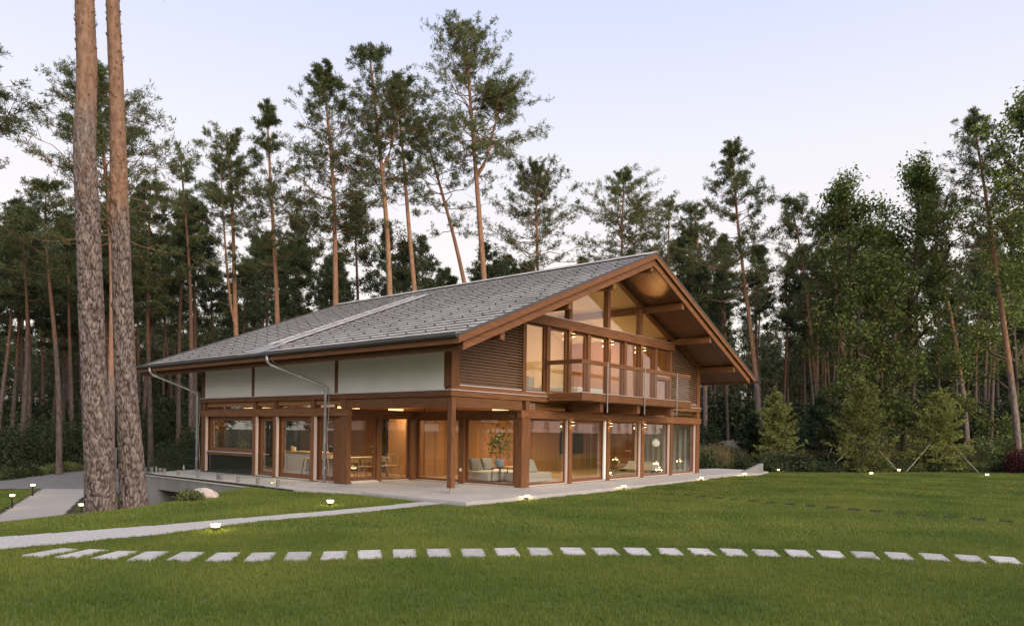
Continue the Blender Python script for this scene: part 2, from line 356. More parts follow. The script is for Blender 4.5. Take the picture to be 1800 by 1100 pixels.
def inpoly(x, y, poly):
    x = np.asarray(x); y = np.asarray(y); c = np.zeros(x.shape, bool); P = np.asarray(poly, float); j = len(P)-1
    for i in range(len(P)):
        xi, yi = P[i]; xj, yj = P[j]
        c ^= ((yi > y) != (yj > y)) & (x < (xj-xi)*(y-yi)/(yj-yi+1e-12)+xi); j = i
    return c
PATH = [(-22, .55), (-10.8, -.03), (-8.33, -.40), (-6.34, -.47), (-4.29, -.60), (-1.45, -.50), (-1.45, -1.22), (-4.84, -1.40), (-6.78, -1.25), (-8.94, -1.70), (-11.21, -1.54), (-22, -.9)]
LAWN = [(-40, -40), (-40, -3), (-16, -.3), (-10.3, 1.76+3), (-8.2, 2.2+5.5), (-6.0, 10.2), (-2.0, 19.3), (1, 19), (3, 8), (-.9, 7.2), (-2.3, 6.3), (-2.1, 4.4), (-1.5, 2.0), (-1.44, -1.6), (-.5, -1.9), (11, -1.92), (14, -1.5), (16.4, -1.5), (18.6, -2.1), (20.5, -1.3), (21.14, -.89), (25.34, -4.38), (28.52, -7.75), (30.68, -11.24), (33, -16), (36, -24), (42, -40)]
LAWN2 = [(-15, 13), (-7.75, 12.2), (-3.5, 21.6), (-4.9, 22), (-8.5, 23), (-15, 24.4)]
DRIVE = [(-8.9, 8.5), (-7.56, 11.95), (-3.31, 21.74), (-2.0, 22.6), (-1.9, 20.1), (-4.2, 15.2), (-6.24, 10.68), (-6.1, 10.2), (-4.5, 8.6), (-6, 7.0), (-9.5, 5.5)]
ROAD = [(-40, 31), (-14, 24.7), (-8, 23.3), (-4.8, 22.3), (-3.4, 21.6), (-1.9, 20.2), (2, 18.6), (9, 30), (8.5, 36), (3.3, 34.6), (-3.3, 27.7), (-8, 26.2), (-14, 27.5), (-40, 36)]
def sheet(name, poly, m, dz, step, kind='structure', label=None):
    P = np.asarray(poly, float); x = np.arange(P[:, 0].min(), P[:, 0].max()+step, step); y = np.arange(P[:, 1].min(), P[:, 1].max()+step, step)
    X, Y = np.meshgrid(x, y, indexing='ij'); F = gridfaces(len(x), len(y))
    cx = (X.ravel()[F].mean(1)); cy = (Y.ravel()[F].mean(1)); k = inpoly(cx, cy, poly)
    F = F[k]; used, inv = np.unique(F, return_inverse=True); F = inv.reshape(-1, 4)
    V = np.stack([X.ravel(), Y.ravel(), (ground(X, Y)+dz).ravel()], -1)[used]
    o = link(name, npmesh(name, V, F, m, True)); return tag(o, label, None, None, kind)
sheet('lawn', LAWN, lawn_m, -.026, .3, label='wide clipped lawn in front of the house')
sheet('lawn', LAWN2, lawn_m, -.026, .3, label='small lawn left of the sloping path')
sheet('path', PATH, path_m, -.004, .08, label='pale gravel path running from terrace to the left edge')
sheet('driveway', DRIVE, drive_m, .004, .12, label='pale paved way climbing to the road at left')
sheet('road', ROAD, road_m, .012, .25, label='grey asphalt road at the forest edge')

# ------------------------------------------------------------------ terrace
terr = MB()
TERR = [(-1.42, -1.95), (13, -1.95), (14, -1.55), (16.4, -1.5), (18.2, -2.0), (20.6, -1.6), (21.6, 0), (21.6, 3), (-2.05, 16.2), (-2.05, 14.65), (-2.25, 4.3), (-1.42, 2.2)]
TERR[8] = (1.5, 16.2)
TERR = [(-1.42, -1.95), (13, -1.95), (14, -1.6), (16.4, -1.6), (18.2, -2.05), (20.8, -1.6), (21.6, 0), (21.6, 1.5), (16.6, 2.5), (16.6, 15.6), (0.9, 15.9), (-1.93, 14.65), (-2.20, 4.3), (-1.42, 2.2)]
terr.prism(TERR, 'z', -.30, -.022)
tro = terr.build('terrace', slab_m); tag(tro, 'pale paved terrace round the foot of the house', None, None, 'structure')
sl = .8
slab_me = None
def slab(x0, x1, y0, y1):
    g = .008
    MB().box(x0+g, x1-g, y0+g, y1-g, -.021, -.0008*random.random()).build('slab', slab_m, tro)
for j in range(3):           # front strip
    y0 = -1.93+j*.65
    for i in range(23): 
        x0 = -1.40+i*.95
        if x0 > 13 and j == 0: continue
        if x0 > 19.5: continue
        slab(x0, x0+.95, y0, y0+.65)
for i in range(5):
    for j in range(8): slab(-1.40+i*.93, -1.40+(i+1)*.93, .02+j*.62, .02+(j+1)*.62)
for j in range(10):
    for i in range(2): slab(-2.18+i*1.08 if j else -1.4+i*.7, -2.18+(i+1)*1.08-(.0) if j else -1.4+(i+1)*.7, 5.02+j*.95, 5.02+(j+1)*.95) if j < 9 else None

# concrete retaining wall with the garage recess under the terrace edge
wallE = empty('retaining_wall', (-2.05, 14.6, 0), 0, 'grey concrete retaining wall under the terrace edge with a dark garage recess', 'wall')
w = MB()
def rw(v): return np.interp(v, [4.3, 14.65], [-2.26, -2.0])+2.05
def seg(m, v0, v1, z0, z1, t=.3):
    a, b = rw(v0), rw(v1); y0, y1 = v0-14.6, v1-14.6
    m.hexa([(a, y0, z0), (a+t, y0, z0), (b+t, y1, z0), (b, y1, z0), (a, y0, z1), (a+t, y0, z1), (b+t, y1, z1), (b, y1, z1)])
seg(w, 4.3, 14.65, -.605, -.14); w.build('beam', concrete, wallE)
w = MB(); seg(w, 13.53, 14.65, -3.4, -.608, .35); w.build('pier', concrete, wallE)
w = MB(); seg(w, 4.3, 8.4, -3.4, -.608); w.build('wall_panel', concrete, wallE)
MB().box(6.05, 6.35, -6.2, 0, -3.4, -.32).build('garage_back_wall', concrete, wallE)
MB().box(.36, 6.0, -1.05, -.8, -3.4, -.32).build('garage_side_wall', concrete, wallE)
w = MB(); a, b = rw(4.3)-.03, rw(14.65)-.03
w.hexa([(a, -10.3, -.135), (a+.028, -10.3, -.135), (b+.028, .05, -.135), (b, .05, -.135), (a, -10.3, -.088), (a+.028, -10.3, -.088), (b+.028, .05, -.088), (b, .05, -.088)])
w.build('metal_drip_edge', alu, wallE)
w = MB(); a -= .005; b -= .005
w.hexa([(a, -10.3, -.085), (a+.03, -10.3, -.085), (b+.03, .05, -.085), (b, .05, -.085), (a, -10.3, -.03), (a+.03, -10.3, -.03), (b+.03, .05, -.03), (b, .05, -.03)])
w.build('slab_edge', dark_metal, wallE)
w = MB(); w.hexa([(.05, .05, -3.4), (3.0, 1.35, -3.4), (3.0, 1.6, -3.4), (.05, .3, -3.4), (.05, .05, -.30), (3.0, 1.35, -.30), (3.0, 1.6, -.30), (.05, .3, -.30)]); w.build('return_wall', concrete, wallE)

# frameless glass balustrade along that edge
rail = empty('glass_balustrade', (-2.0, 14.6, 0), 0, 'frameless glass balustrade on short steel clamps along the terrace edge', 'railing')
vs = [14.45, 12.9, 11.35, 9.8, 8.4, 7.1, 5.9, 4.75]
for i in range(len(vs)-1):
    a, b = rw(vs[i])+.10-.05, rw(vs[i+1])+.10-.05; y0, y1 = vs[i]-14.6-.02, vs[i+1]-14.6+.02
    MB().hexa([(a, y0, .06), (a+.014, y0, .06), (b+.014, y1, .06), (b, y1, .06), (a, y0, 1.0), (a+.014, y0, 1.0), (b+.014, y1, 1.0), (b, y1, 1.0)]).build('glass_pane', rail_glass, rail)
bx, by = np.array([0, .12]), np.array([2.55, 1.2])
for k in range(2):
    p = bx+(by-bx)*(k*.5+.01); q = bx+(by-bx)*(k*.5+.49)
    MB().hexa([(*p, .06), (p[0], p[1]+.014, .06), (q[0], q[1]+.014, .06), (*q, .06), (*p, 1.0), (p[0], p[1]+.014, 1.0), (q[0], q[1]+.014, 1.0), (*q, 1.0)]).build('glass_pane', rail_glass, rail)
clamp = MB().box(-.035, .05, -.03, .03, 0, .14).box(-.05, .065, -.022, .022, .14, .20).mesh('clamp', steel)
for v in [14.42]+[(vs[i]+vs[i+1])/2 for i in range(len(vs)-1)]+[13.3, 8.9]:
    link('clamp', clamp, rail, (rw(v)+.05, v-14.6, 0))
for k in (.2, .75): link('clamp', clamp, rail, (bx[0]+(by-bx)[0]*k, bx[1]+(by-bx)[1]*k, 0), 1.1)

# ------------------------------------------------------------------ the house
H = empty('timber_house', (0, 0, 0), 0, 'two storey timber and glass house with wide low pitched tiled gable roof', 'house')
RU, RZ, SL = 8.65, 8.33, 0.4
def zt(u): return RZ-SL*abs(u-RU)
def part(name, m, *boxes, parent=None, bevel=0.006):
    b = MB()
    for x in boxes: b.box(*x)
    return b.build(name, m, parent or H, bevel=bevel)
VF, VB = -1.8, 16.7
# roof deck and boards
roof = part('roof', wood_dark, bevel=0)
d = MB()
def slope_slab(m, u0, u1, v0, v1, top, bot):
    m.hexa([(u0, v0, zt(u0)+bot), (u1, v0, zt(u1)+bot), (u1, v1, zt(u1)+bot), (u0, v1, zt(u0)+bot), (u0, v0, zt(u0)+top), (u1, v0, zt(u1)+top), (u1, v1, zt(u1)+top), (u0, v1, zt(u0)+top)]); return m
bpy.data.objects.remove(roof)
for u0, u1 in ((-1.55, RU), (RU, 18.29)): slope_slab(d, u0, u1, -1.74, VB-.05, -.07, -.20)
roof = d.build('roof', under_m, H)
d = MB()
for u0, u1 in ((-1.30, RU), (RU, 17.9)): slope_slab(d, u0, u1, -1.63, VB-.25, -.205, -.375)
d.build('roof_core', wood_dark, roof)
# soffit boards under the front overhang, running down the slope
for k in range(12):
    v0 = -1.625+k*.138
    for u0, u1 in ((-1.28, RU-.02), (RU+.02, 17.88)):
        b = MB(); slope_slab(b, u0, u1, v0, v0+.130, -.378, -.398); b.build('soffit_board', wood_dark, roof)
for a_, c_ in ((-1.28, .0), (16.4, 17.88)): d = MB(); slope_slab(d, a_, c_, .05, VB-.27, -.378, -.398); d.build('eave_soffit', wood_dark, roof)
# barge boards: outer and stepped-back inner, front and back
for nm, v0, v1, u0, u1, top, bot in (('barge_board', VF, VF+.045, -1.6, 18.34, -.035, -.225), ('inner_barge_board', -1.705, -1.64, -1.34, 17.95, -.21, -.475), ('barge_board', VB-.045, VB, -1.6, 18.34, -.035, -.225), ('inner_barge_board', VB-.24, VB-.18, -1.34, 17.95, -.21, -.475)):
    for a, b_ in ((u0, RU), (RU, u1)):
        b = MB(); slope_slab(b, a, b_, v0, v1, top, bot); b.build(nm, wood_x, roof, bevel=.005)
for nm, u0, u1, z0, z1, v0, v1 in (('fascia_board', -1.60, -1.55, zt(-1.6)-.225, zt(-1.6)-.06, VF+.05, VB-.05), ('inner_fascia_board', -1.34, -1.28, zt(-1.34)-.475, zt(-1.34)-.22, -1.635, VB-.25), ('fascia_board', 18.29, 18.34, zt(18.34)-.225, zt(18.34)-.06, VF+.05, VB-.05), ('inner_fascia_board', 17.89, 17.95, zt(17.95)-.475, zt(17.95)-.22, -1.635, VB-.25)):
    part(nm, wood_y, (u0, u1, v0, v1, z0, z1), parent=roof)
# verge strips, gutter, ridge cap
for v0, v1 in ((VF-.012, VF+.06), (VB-.06, VB+.012)):
    for a, b_ in ((-1.62, RU), (RU, 18.36)):
        b = MB(); slope_slab(b, a, b_, v0, v1, .028, -.034); b.build('verge_strip', gutter_m, roof)
gp = [(-1.735, 4.262), (-1.74, 4.20), (-1.70, 4.155), (-1.64, 4.155), (-1.605, 4.19), (-1.605, 4.262), (-1.615, 4.262), (-1.62, 4.2), (-1.65, 4.172), (-1.69, 4.172), (-1.722, 4.21), (-1.722, 4.262)]
MB().prism(gp, 'y', VF, VB).build('gutter', gutter_m, roof)
gp2 = [(2*RU+.03-x, z+.09) for x, z in gp]
MB().prism(gp2, 'y', VF, VB).build('gutter', gutter_m, roof)
for k in range(44):
    v0 = VF+k*.4205
    MB().prism([(RU-.17, RZ-.05), (RU-.08, RZ+.035), (RU, RZ+.055), (RU+.08, RZ+.035), (RU+.17, RZ-.05), (RU+.12, RZ-.05), (RU, RZ+.0), (RU-.12, RZ-.05)], 'y', v0, v0+.412).build('ridge_tile', tile_m, roof)
# roof tiles: single tiles nearest the camera, the rest joined
CO, TW = 0.367, 0.395
NC = 28; NT = 47
th = math.atan(SL)
def tile_pts(u0, v0, side=1, jit=0.0):
    # lower edge raised, upper edge tucked under; side=1 left slope
    def P(u, dz): return (u if side > 0 else 2*RU-u, dz+RZ-SL*(RU-u))
    a0, a1 = u0, u0+CO+.06
    lo, hi = P(a0, .013+jit), P(a1, -.023)
    t = .012
    lo2, hi2 = P(a0+.006, .013+jit-t), P(a1, -.044-t)
    va, vb = v0+.004, v0+TW-.003
    if side < 0: va, vb = vb, va
    return [(lo2[0], va, lo2[1]), (hi2[0], va, hi2[1]), (hi2[0], vb, hi2[1]), (lo2[0], vb, lo2[1]), (lo[0], va, lo[1]), (hi[0], va, hi[1]), (hi[0], vb, hi[1]), (lo[0], vb, lo[1])]
tiles = []
for c in range(NC):
    for t in range(NT):
        u0 = -1.63+c*CO; v0 = VF+.05+t*TW
        if v0+TW > VB-.04 or u0+CO > RU-.02: continue
        tiles.append((u0, v0))
cpos = np.array(M.translation)
def tsize(q):
    p = np.array([q[0], q[1], zt(q[0])])-cpos; return np.dot(p, p)
tiles.sort(key=tsize)
for q in tiles[:296]: MB().hexa(tile_pts(*q, jit=random.uniform(-.003, .003))).build('roof_tile', tile_m, roof)
b = MB()
for q in tiles[296:]: b.hexa(tile_pts(*q, jit=random.uniform(-.003, .003)))
tag(b.build('roof_tile', tile_m, roof), kind='stuff')
b = MB()
for c in range(NC):
    u0 = -1.63+c*CO
    b.box(0, 0, 0, 0, 0, 0) if 0 else None
    b.hexa(tile_pts(u0, VF+.05, -1)) if 0 else None
    lo = [(2*RU-x-0.0, y, z) for x, y, z in tile_pts(u0, 0)]
    if u0 < -1.45: continue
    q = [(x, (VF+.05 if y < .2 else VB-.05), z) for x, y, z in lo]
    b.hexa([q[1], q[0], q[3], q[2], q[5], q[4], q[7], q[6]])
tag(b.build('far_slope_tile', tile_m, roof), kind='stuff')
b = MB()   # snow guards
for c in range(2, NC-1, 2):
    u0 = -1.63+c*CO; off = 0 if (c//2) % 2 else .395
    for k in range(24):
        v = VF+.36+off+k*.79
        if v > VB-.2: continue
        z = zt(u0)+.012
        b.box(u0-.02, u0-.006, v-.018, v+.018, z-.01, z+.034); b.box(u0-.006, u0+.07, v-.006, v+.006, z, z+.02)
tag(b.build('snow_guard', gutter_m, roof), kind='stuff')
strip_m = mat('pale_sheet_metal', (0.80, 0.79, 0.78), 0.22, (0.66, 0.65, 0.64), 1.2, metallic=0.5, spec=0.6)
# pair of long metal-framed roof channels running down the slope
for v0, v1 in ((7.72, 8.22), (8.48, 8.98)):
    b = MB(); slope_slab(b, -.35, 6.72, v0, v1, .045, -.02); ch = b.build('roof_light', strip_m, roof)
    for a, c in ((v0, v0+.035), (v1-.035, v1)):
        b = MB(); slope_slab(b, -.36, 6.73, a, c, .066, .0); b.build('frame', zinc, ch)
    for k in range(6):
        u = -.36+k*1.404
        b = MB(); slope_slab(b, u, u+.05, v0+.037, v1-.037, .060, .0); b.build('frame', zinc, ch)
    b = MB(); slope_slab(b, -1.45, -.37, v0-.03, v1+.03, .045, .02); b.build('flashing', zinc, ch)
# purlins
for u, n_ in ((.30, 'a'), (3.5, 'b'), (6.07, 'c'), (RU, 'd'), (11.17, 'e'), (13.75, 'f'), (16.32, 'g')):
    zz = zt(u)-.41-(.0 if u == RU else .02)
    part('purlin', wood_y, (u-.09, u+.09, -1.63, 5.55 if u > .5 and u < 16 else .30, zz-.26, zz), parent=roof)
# gable wall timbers -------------------------------------------------
GU = [3.44, 5.98, 8.49, 11.10, 13.60]
part('corner_post', wood_z, (0, .17, 0, .30, 3.05, 4.50)); part('corner_post', wood_z, (.175, .35, .012, .18, 3.05, 4.6))
part('corner_post', wood_z, (16.05, 16.37, 0, .30, 3.05, 4.78))
part('free_standing_post', wood_z, (.025, .20, 0, .17, .16, 2.775)); part('post_foot', zinc, (.08, .14, .05, .11, 0, .17))
part('corner_pillar', wood_z, (3.22, 3.63, -.02, .28, 0.005, 2.225))
part('corner_pillar', wood_z, (3.42, 3.62, -.015, .3, 2.49, 2.95))
for u in GU[1:]: part('post', wood_z, (u-.1, u+.1, 0, .22, .005, 2.225)); part('short_post', wood_z, (u-.1, u+.1, 0, .2, 2.49, 2.775))
part('corner_post', wood_z, (16.04, 16.37, 0, .35, .005, 2.225)); part('short_post', wood_z, (16.06, 16.37, 0, .3, 2.49, 2.775))
part('transom_beam', wood_x, (3.18, 16.45, -.03, .17, 2.23, 2.485))
part('floor_band', wood_x, (-.03, 16.40, -.03, .17, 2.785, 2.95)); part('floor_band', wood_y, (-.028, .15, .175, 14.28, 2.785, 2.95))
part('drip_strip', alu, (-.07, 4.53, -.07, -.0, 2.953, 2.975), bevel=0); part('drip_strip', alu, (12.42, 16.42, -.07, -.0, 2.953, 2.975), bevel=0); part('drip_strip', alu, (-.07, -.0, .003, 14.3, 2.953, 2.975), bevel=0)
part('sill_beam', wood_x, (-.0, 16.38, -.005, .16, 2.978, 3.09))
part('recess_beam', wood_x, (.21, 3.24, .0, .17, 2.47, 2.772)); part('recess_beam', wood_y, (.03, .19, .18, 4.79, 2.48, 2.775))
part('mid_beam', wood_x, (3.35, 13.66, -.06, .16, 5.335, 5.66))
for u in (3.345, 4.63, 5.89, 7.09, 8.47, 9.66, 10.93, 12.12, 13.45): part('upper_post', wood_z, (u-.09, u+.09, 0, .22, 3.095, 5.33 if u > 3.4 else 5.6))
for u in (5.9, 8.40, 10.85): part('gable_post', wood_z, (u-.09, u+.09, 0, .2, 5.665, zt(u)-.67 if abs(u-RU) > 1 else zt(u)-.73))
for a, b_ in ((0.1, RU), (RU, 16.3)):
    b = MB(); slope_slab(b, a, b_, .02, .2, -.41, -.57); b.build('sloping_rail', wood_x, H)
# windows (frame > pane)
def win_y(u0, u1, z0, z1, v=.14, fw=.05, fm=None, door=False, sill=True):   # in the gable plane
    f = MB(); f.box(u0, u0+fw, v-.03, v+.04, z0, z1).box(u1-fw, u1, v-.03, v+.04, z0, z1).box(u0+fw, u1-fw, v-.03, v+.04, z0, z0+fw).box(u0+fw, u1-fw, v-.03, v+.04, z1-fw, z1)
    w_ = f.build('window', fm or frame_m, H)
    MB().box(u0+fw, u1-fw, v, v+.014, z0+fw, z1-fw).build('pane', win_glass, w_)
    if sill: MB().box(u0, u1, v-.10, v-.035, z0-.02, z0+.012).build('sill', alu, w_)
    return w_
bays = [(3.63, 5.88), (6.08, 8.39), (8.59, 11.0), (11.2, 13.5), (13.7, 16.04)]
for i, (a, b_) in enumerate(bays):
    win_y(a, b_, .03, 2.228, .16, .07 if i != 1 else .12)
    win_y(a, b_, 2.488, 2.783, .13, .035, sill=False)
    part('blind_guide', guide_m, (b_-.06, b_-.005, .06, .128, .03, 2.228), bevel=0)
part('door_jamb', white_paint, (8.2, 8.31, .02, .08, .06, 2.228), bevel=0)
us = [3.345, 4.63, 5.89, 7.09, 8.47, 9.66, 10.93, 12.12, 13.45]
for i in range(8):
    a, b_ = us[i]+.09, us[i+1]-.09
    if i == 6: # half-height opening light
        win_y(a, b_, 3.10, 5.33, .12, .07)
    elif i == 7:
        win_y(a, b_, 3.10, 4.05, .12, .06); part('window_transom', wood_x, (a, b_, .02, .2, 4.055, 4.2)); win_y(a, b_, 4.205, 5.33, .12, .06)
    else: win_y(a, b_, 3.10, 5.33, .12, .085 if i in (1, 2) else .05)
# gable triangle panes
def tri_pane(pts):
    w_ = MB().prism([(p[0], p[1]) for p in pts], 'y', .11, .124).build('gable_pane', win_glass, H); return w_
tri_pane([(4.0, 5.665), (5.81, 5.665), (5.81, zt(5.81)-.58), (4.1, zt(4.1)-.58)])
tri_pane([(5.99, 5.665), (8.31, 5.665), (8.31, zt(8.31)-.58), (5.99, zt(5.99)-.58)])
tri_pane([(8.49, 5.665), (10.76, 5.665), (10.76, zt(10.76)-.58), (8.65, zt(8.65)-.58), (8.49, zt(8.49)-.58)])
tri_pane([(10.94, 5.665), (13.2, 5.665), (13.2, zt(13.2)-.58), (10.94, zt(10.94)-.58)])
part('sill_strip', alu, (4.2, 13.4, -.075, .1, 5.662, 5.674), bevel=0)
# side panes behind the blinds
tri_pane([(.36, 3.1), (3.25, 3.1), (3.25, zt(3.25)-.6), (.36, zt(.36)-.6)])
tri_pane([(13.56, 3.1), (16.04, 3.1), (16.04, zt(16.04)-.6), (13.56, zt(13.56)-.6)])
# venetian blinds (slats)
slat_m = mat('blind_slat', (0.23, 0.132, 0.075), 0.45, spec=0.5)
def blind(u0, u1, z0, z1, gap, tilt=.030):
    bl = MB().box(u0, u1, .025, .075, z0-.035, z0-.005).build('blind', alu, H)
    for uu in np.linspace(u0+.35, u1-.3, 3): MB().tube([(uu, .05, z0), (uu, .05, min(z1, zt(uu)-.6))], .004, 4).build('blind_cord', dark_metal, bl)
    z = z0+.03
    while z < z1:
        a, c = u0, u1
        lim = RU-(RZ-(z+.6))/SL       # roof line
        if a < RU: a = max(a, lim)
        c = min(c, 2*RU-lim) if c > RU else c
        if c-a > .15:
            MB().hexa([(a, .015, z-tilt), (c, .015, z-tilt), (c, .085, z+tilt-.003), (a, .085, z+tilt-.003), (a, .013, z-tilt+.004), (c, .013, z-tilt+.004), (c, .085, z+tilt), (a, .085, z+tilt)]).build('slat', slat_m, bl)
        z += gap
blind(.37, 3.25, 3.14, 5.2, .09); blind(13.58, 16.03, 3.14, 5.6, .09)
# balcony
bal = part('balcony', wood_x, (4.56, 12.40, -1.36, -.08, 2.87, 2.95), bevel=0)
part('front_fascia', wood_x, (4.52, 12.42, -1.42, -1.365, 2.83, 3.085), parent=bal); part('side_fascia', wood_y, (4.52, 4.575, -1.36, -.08, 2.83, 3.085), parent=bal); part('side_fascia', wood_y, (12.37, 12.42, -1.36, -.08, 2.83, 3.085), parent=bal)
part('edge_trim', alu, (4.51, 12.43, -1.43, -1.36, 3.087, 3.1), parent=bal, bevel=0)
for k in range(9): part('floor_board', wood_x, (4.58, 12.36, -1.355+k*.142, -1.355+k*.142+.134, 2.952, 2.975), parent=bal, bevel=0)
for u in GU[1:4]: part('bracket_beam', wood_y, (u-.1, u+.1, -1.25, -.035, 2.50, 2.825), parent=bal)
part('handrail', wood_x, (4.47, 12.35, -1.43, -1.35, 4.02, 4.16), parent=bal); part('handrail', wood_y, (4.47, 4.55, -1.345, -.02, 4.02, 4.16), parent=bal)
for u in (6.0, 8.54, 11.1): MB().tube([(u, -1.455, 2.47), (u, -1.455, 4.17)], .022, 8).build('railing_rod', steel, bal)
for a, b_ in ((4.6, 5.95), (6.05, 8.49), (8.59, 11.05), (11.15, 12.3)): part('railing_glass', rail_glass, (a, b_, -1.398, -1.386, 3.11, 4.015), parent=bal, bevel=0)
part('railing_glass', rail_glass, (4.5, 4.512, -1.33, -.06, 3.11, 4.015), parent=bal, bevel=0)
# sconces on the posts
def sconce(u, z, v=-.02):
    s = MB().box(u-.045, u+.045, v-.10, v, z, z+.09).build('wall_lamp', dark_metal, H)
    MB().box(u-.035, u+.035, v-.09, v-.015, z+.092, z+.10).build('lens', lamp_warm, s); MB().box(u-.035, u+.035, v-.09, v-.015, z-.012, z-.002).build('lens', lamp_warm, s)
    plight(s, (u, v-.07, z-.06), .55); plight(s, (u, v-.07, z+.14), .35)
for u in GU[1:4]: sconce(u+.02, 2.05)
for u in (5.93, 8.5, 10.97): sconce(u+.02, 5.12)
sl_ = bpy.data.lights.new('uplight', 'SPOT'); sl_.energy = 150; sl_.spot_size = R(34); sl_.spot_blend = .8; sl_.color = (1, .50, .16); sl_.shadow_soft_size = .03
slo = bpy.data.objects.new('uplight', sl_); COL.objects.link(slo); slo.parent = H; slo.location = (10.97, -.22, 5.30); slo.rotation_euler = Vector((.9, .62, -1.9)).to_track_quat('Z', 'Y').to_euler()
# left facade -----------------------------------------------------------
for a, b_ in ((.31, 5.22), (5.40, 10.29), (10.48, 13.98)): part('white_panel', plaster, (.0, .06, a, b_, 2.985, 4.48), bevel=0)
for a, b_ in ((5.225, 5.395), (10.295, 10.475), (13.985, 14.27)): part('panel_post', frame_m, (-.012, .12, a, b_, 2.98, 4.48))
part('vent_cap', white_paint, (-.02, -.001, 10.85, 10.9, 3.16, 3.24), bevel=0)
part('corner_pillar', wood_z, (0, .165, 4.70, 5.08, .005, 2.225)); part('short_post', wood_z, (.0, .16, 4.8, 5.06, 2.49, 2.78)); part('post', frame_m, (.1, .3, 5.09, 5.5, .005, 2.225))
SP = [(13.97, 14.27), (10.22, 10.40), (8.86, 9.02), (6.55, 6.73)]
for a, b_ in SP: part('post', wood_z, (0, .30, a, b_, .005, 2.225)); part('short_post', wood_z, (0, .28, a, b_, 2.49, 2.78)); part('blind_guide', guide_m, (.02, .09, a-.085, a-.004, .03, 2.225), bevel=0)
part('transom_beam', wood_y, (-.03, .17, 4.68, 14.30, 2.23, 2.485))
def win_x(v0, v1, z0, z1, u=.20, fw=.07, sill=True, fm=None):
    f = MB(); f.box(u-.03, u+.04, v0, v0+fw, z0, z1).box(u-.03, u+.04, v1-fw, v1, z0, z1).box(u-.03, u+.04, v0+fw, v1-fw, z0, z0+fw).box(u-.03, u+.04, v0+fw, v1-fw, z1-fw, z1)
    w_ = f.build('window', fm or frame_m, H); MB().box(u, u+.014, v0+fw, v1-fw, z0+fw, z1-fw).build('pane', win_glass, w_)
    if sill: MB().box(u-.12, u-.035, v0, v1, z0-.02, z0+.012).build('sill', alu, w_)
for i, (a, b_) in enumerate(((10.40, 13.97), (9.02, 10.22), (6.73, 8.86), (5.50, 6.55))):
    win_x(a, b_, .03 if i else .83, 2.228, .20, .17 if i else .16)
    win_x(a, b_, 2.488, 2.783, .16, .05, sill=False)
part('counter_front', black_gloss, (.12, .18, 10.42, 13.95, .03, .70), bevel=0); part('window_ledge', wood_y, (.05, .30, 10.40, 13.95, .705, .80)); 
# recess walls
part('recess_post', wood_z, (1.48, 1.68, 4.97, 5.15, .005, 2.225)); part('recess_post', wood_z, (2.98, 3.4, 4.85, 5.15, .005, 2.225)); part('recess_post', wood_z, (3.14, 3.36, 2.45, 2.70, .005, 2.225))
part('recess_head', wood_x, (.34, 3.3, 4.95, 5.15, 2.23, 2.48)); part('recess_head', wood_y, (3.18, 3.4, .285, 4.95, 2.23, 2.48))
part('recess_ceiling', wood_dark, (.02, 3.42, .17, 5.1, 2.79, 2.9), bevel=0)
win_y(.31, 1.47, .06, 2.228, 5.05, .09); win_y(1.69, 2.97, .03, 2.228, 5.05, .05)
win_x(2.71, 4.84, .03, 2.228, 3.28, .08); win_x(.29, 2.44, .03, 2.228, 3.28, .07)
part('wall_socket', white_paint, (3.10, 3.135, 2.53, 2.6, .42, .52), bevel=0)
part('door_step', alu, (.36, 1.5, 4.86, 4.98, .0, .045), bevel=0)
# downpipes
def downpipe(v, bot_v, z1=.02):
    pts = [(-1.68, v, 4.16), (-1.67, v, 3.98), (-1.55, v-.02, 3.86), (-.32, bot_v+.1, 3.28), (-.15, bot_v, 3.18), (-.13, bot_v, 3.0), (-.13, bot_v, z1)]
    p = MB().tube(pts, .05, 12).build('downpipe', zinc, H, smooth=True)
    for z in (.5, 1.4, 2.3, 2.9): MB().tube([(-.13, bot_v, z-.02), (-.13, bot_v, z+.02)], .058, 12).build('pipe_clip', zinc, p)
    q = MB().tube([(-1.62, v-.12, 4.15), (-1.56, v-.16, 3.95), (-1.40, v-.16, 3.88), (-.3, bot_v-.10, 3.33), (-.10, bot_v-.15, 3.16), (-.10, bot_v-.16, 2.4), (-.12, bot_v-.10, 1.6), (-.10, bot_v-.16, .6), (-.12, bot_v-.3, .02)], .012, 6).build('cable', steel, p, smooth=True)
downpipe(6.75, 5.72); downpipe(15.2, 14.36)
# shell inside ------------------------------------------------------------
part('ground_floor', oak_floor, (.25, 3.3, 5.1, 14.1, -.15, .03), (3.3, 16.2, .12, 14.1, -.15, .03), bevel=0)
part('upper_floor', wood_in, (.1, 16.25, .20, 14.1, 2.62, 2.78), bevel=0); part('upper_floor_deck', oak_floor, (.1, 16.25, .20, 14.1, 2.96, 3.0), bevel=0)
part('back_wall', plaster, (.05, 16.37, 14.1, 14.25, 2.62, 4.4), bevel=0); part('back_wall', plaster, (10.1, 16.37, 14.1, 14.25, -.1, 2.615), bevel=0)
for u in (.15, 2.6, 5.0, 7.5, 10.0): part('post', wood_z, (u-.09, u+.09, 14.08, 14.26, .0, 2.615))
for a, b_ in ((.24, 2.51), (2.69, 4.91), (5.09, 7.41), (7.59, 9.91)): win_y(a, b_, .04, 2.61, 14.17, .07, sill=False)
part('right_wall', plaster, (16.2, 16.36, .36, 14.1, -.1, 4.6), bevel=0)
part('upper_left_wall', cream, (.07, .12, .3, 14.1, 3.0, 4.4), bevel=0)
for a, b_ in ((.12, RU), (RU, 16.2)):
    b = MB(); slope_slab(b, a, b_, .22, 6.0, -.40, -.44); b.build('upper_ceiling', cream, H)
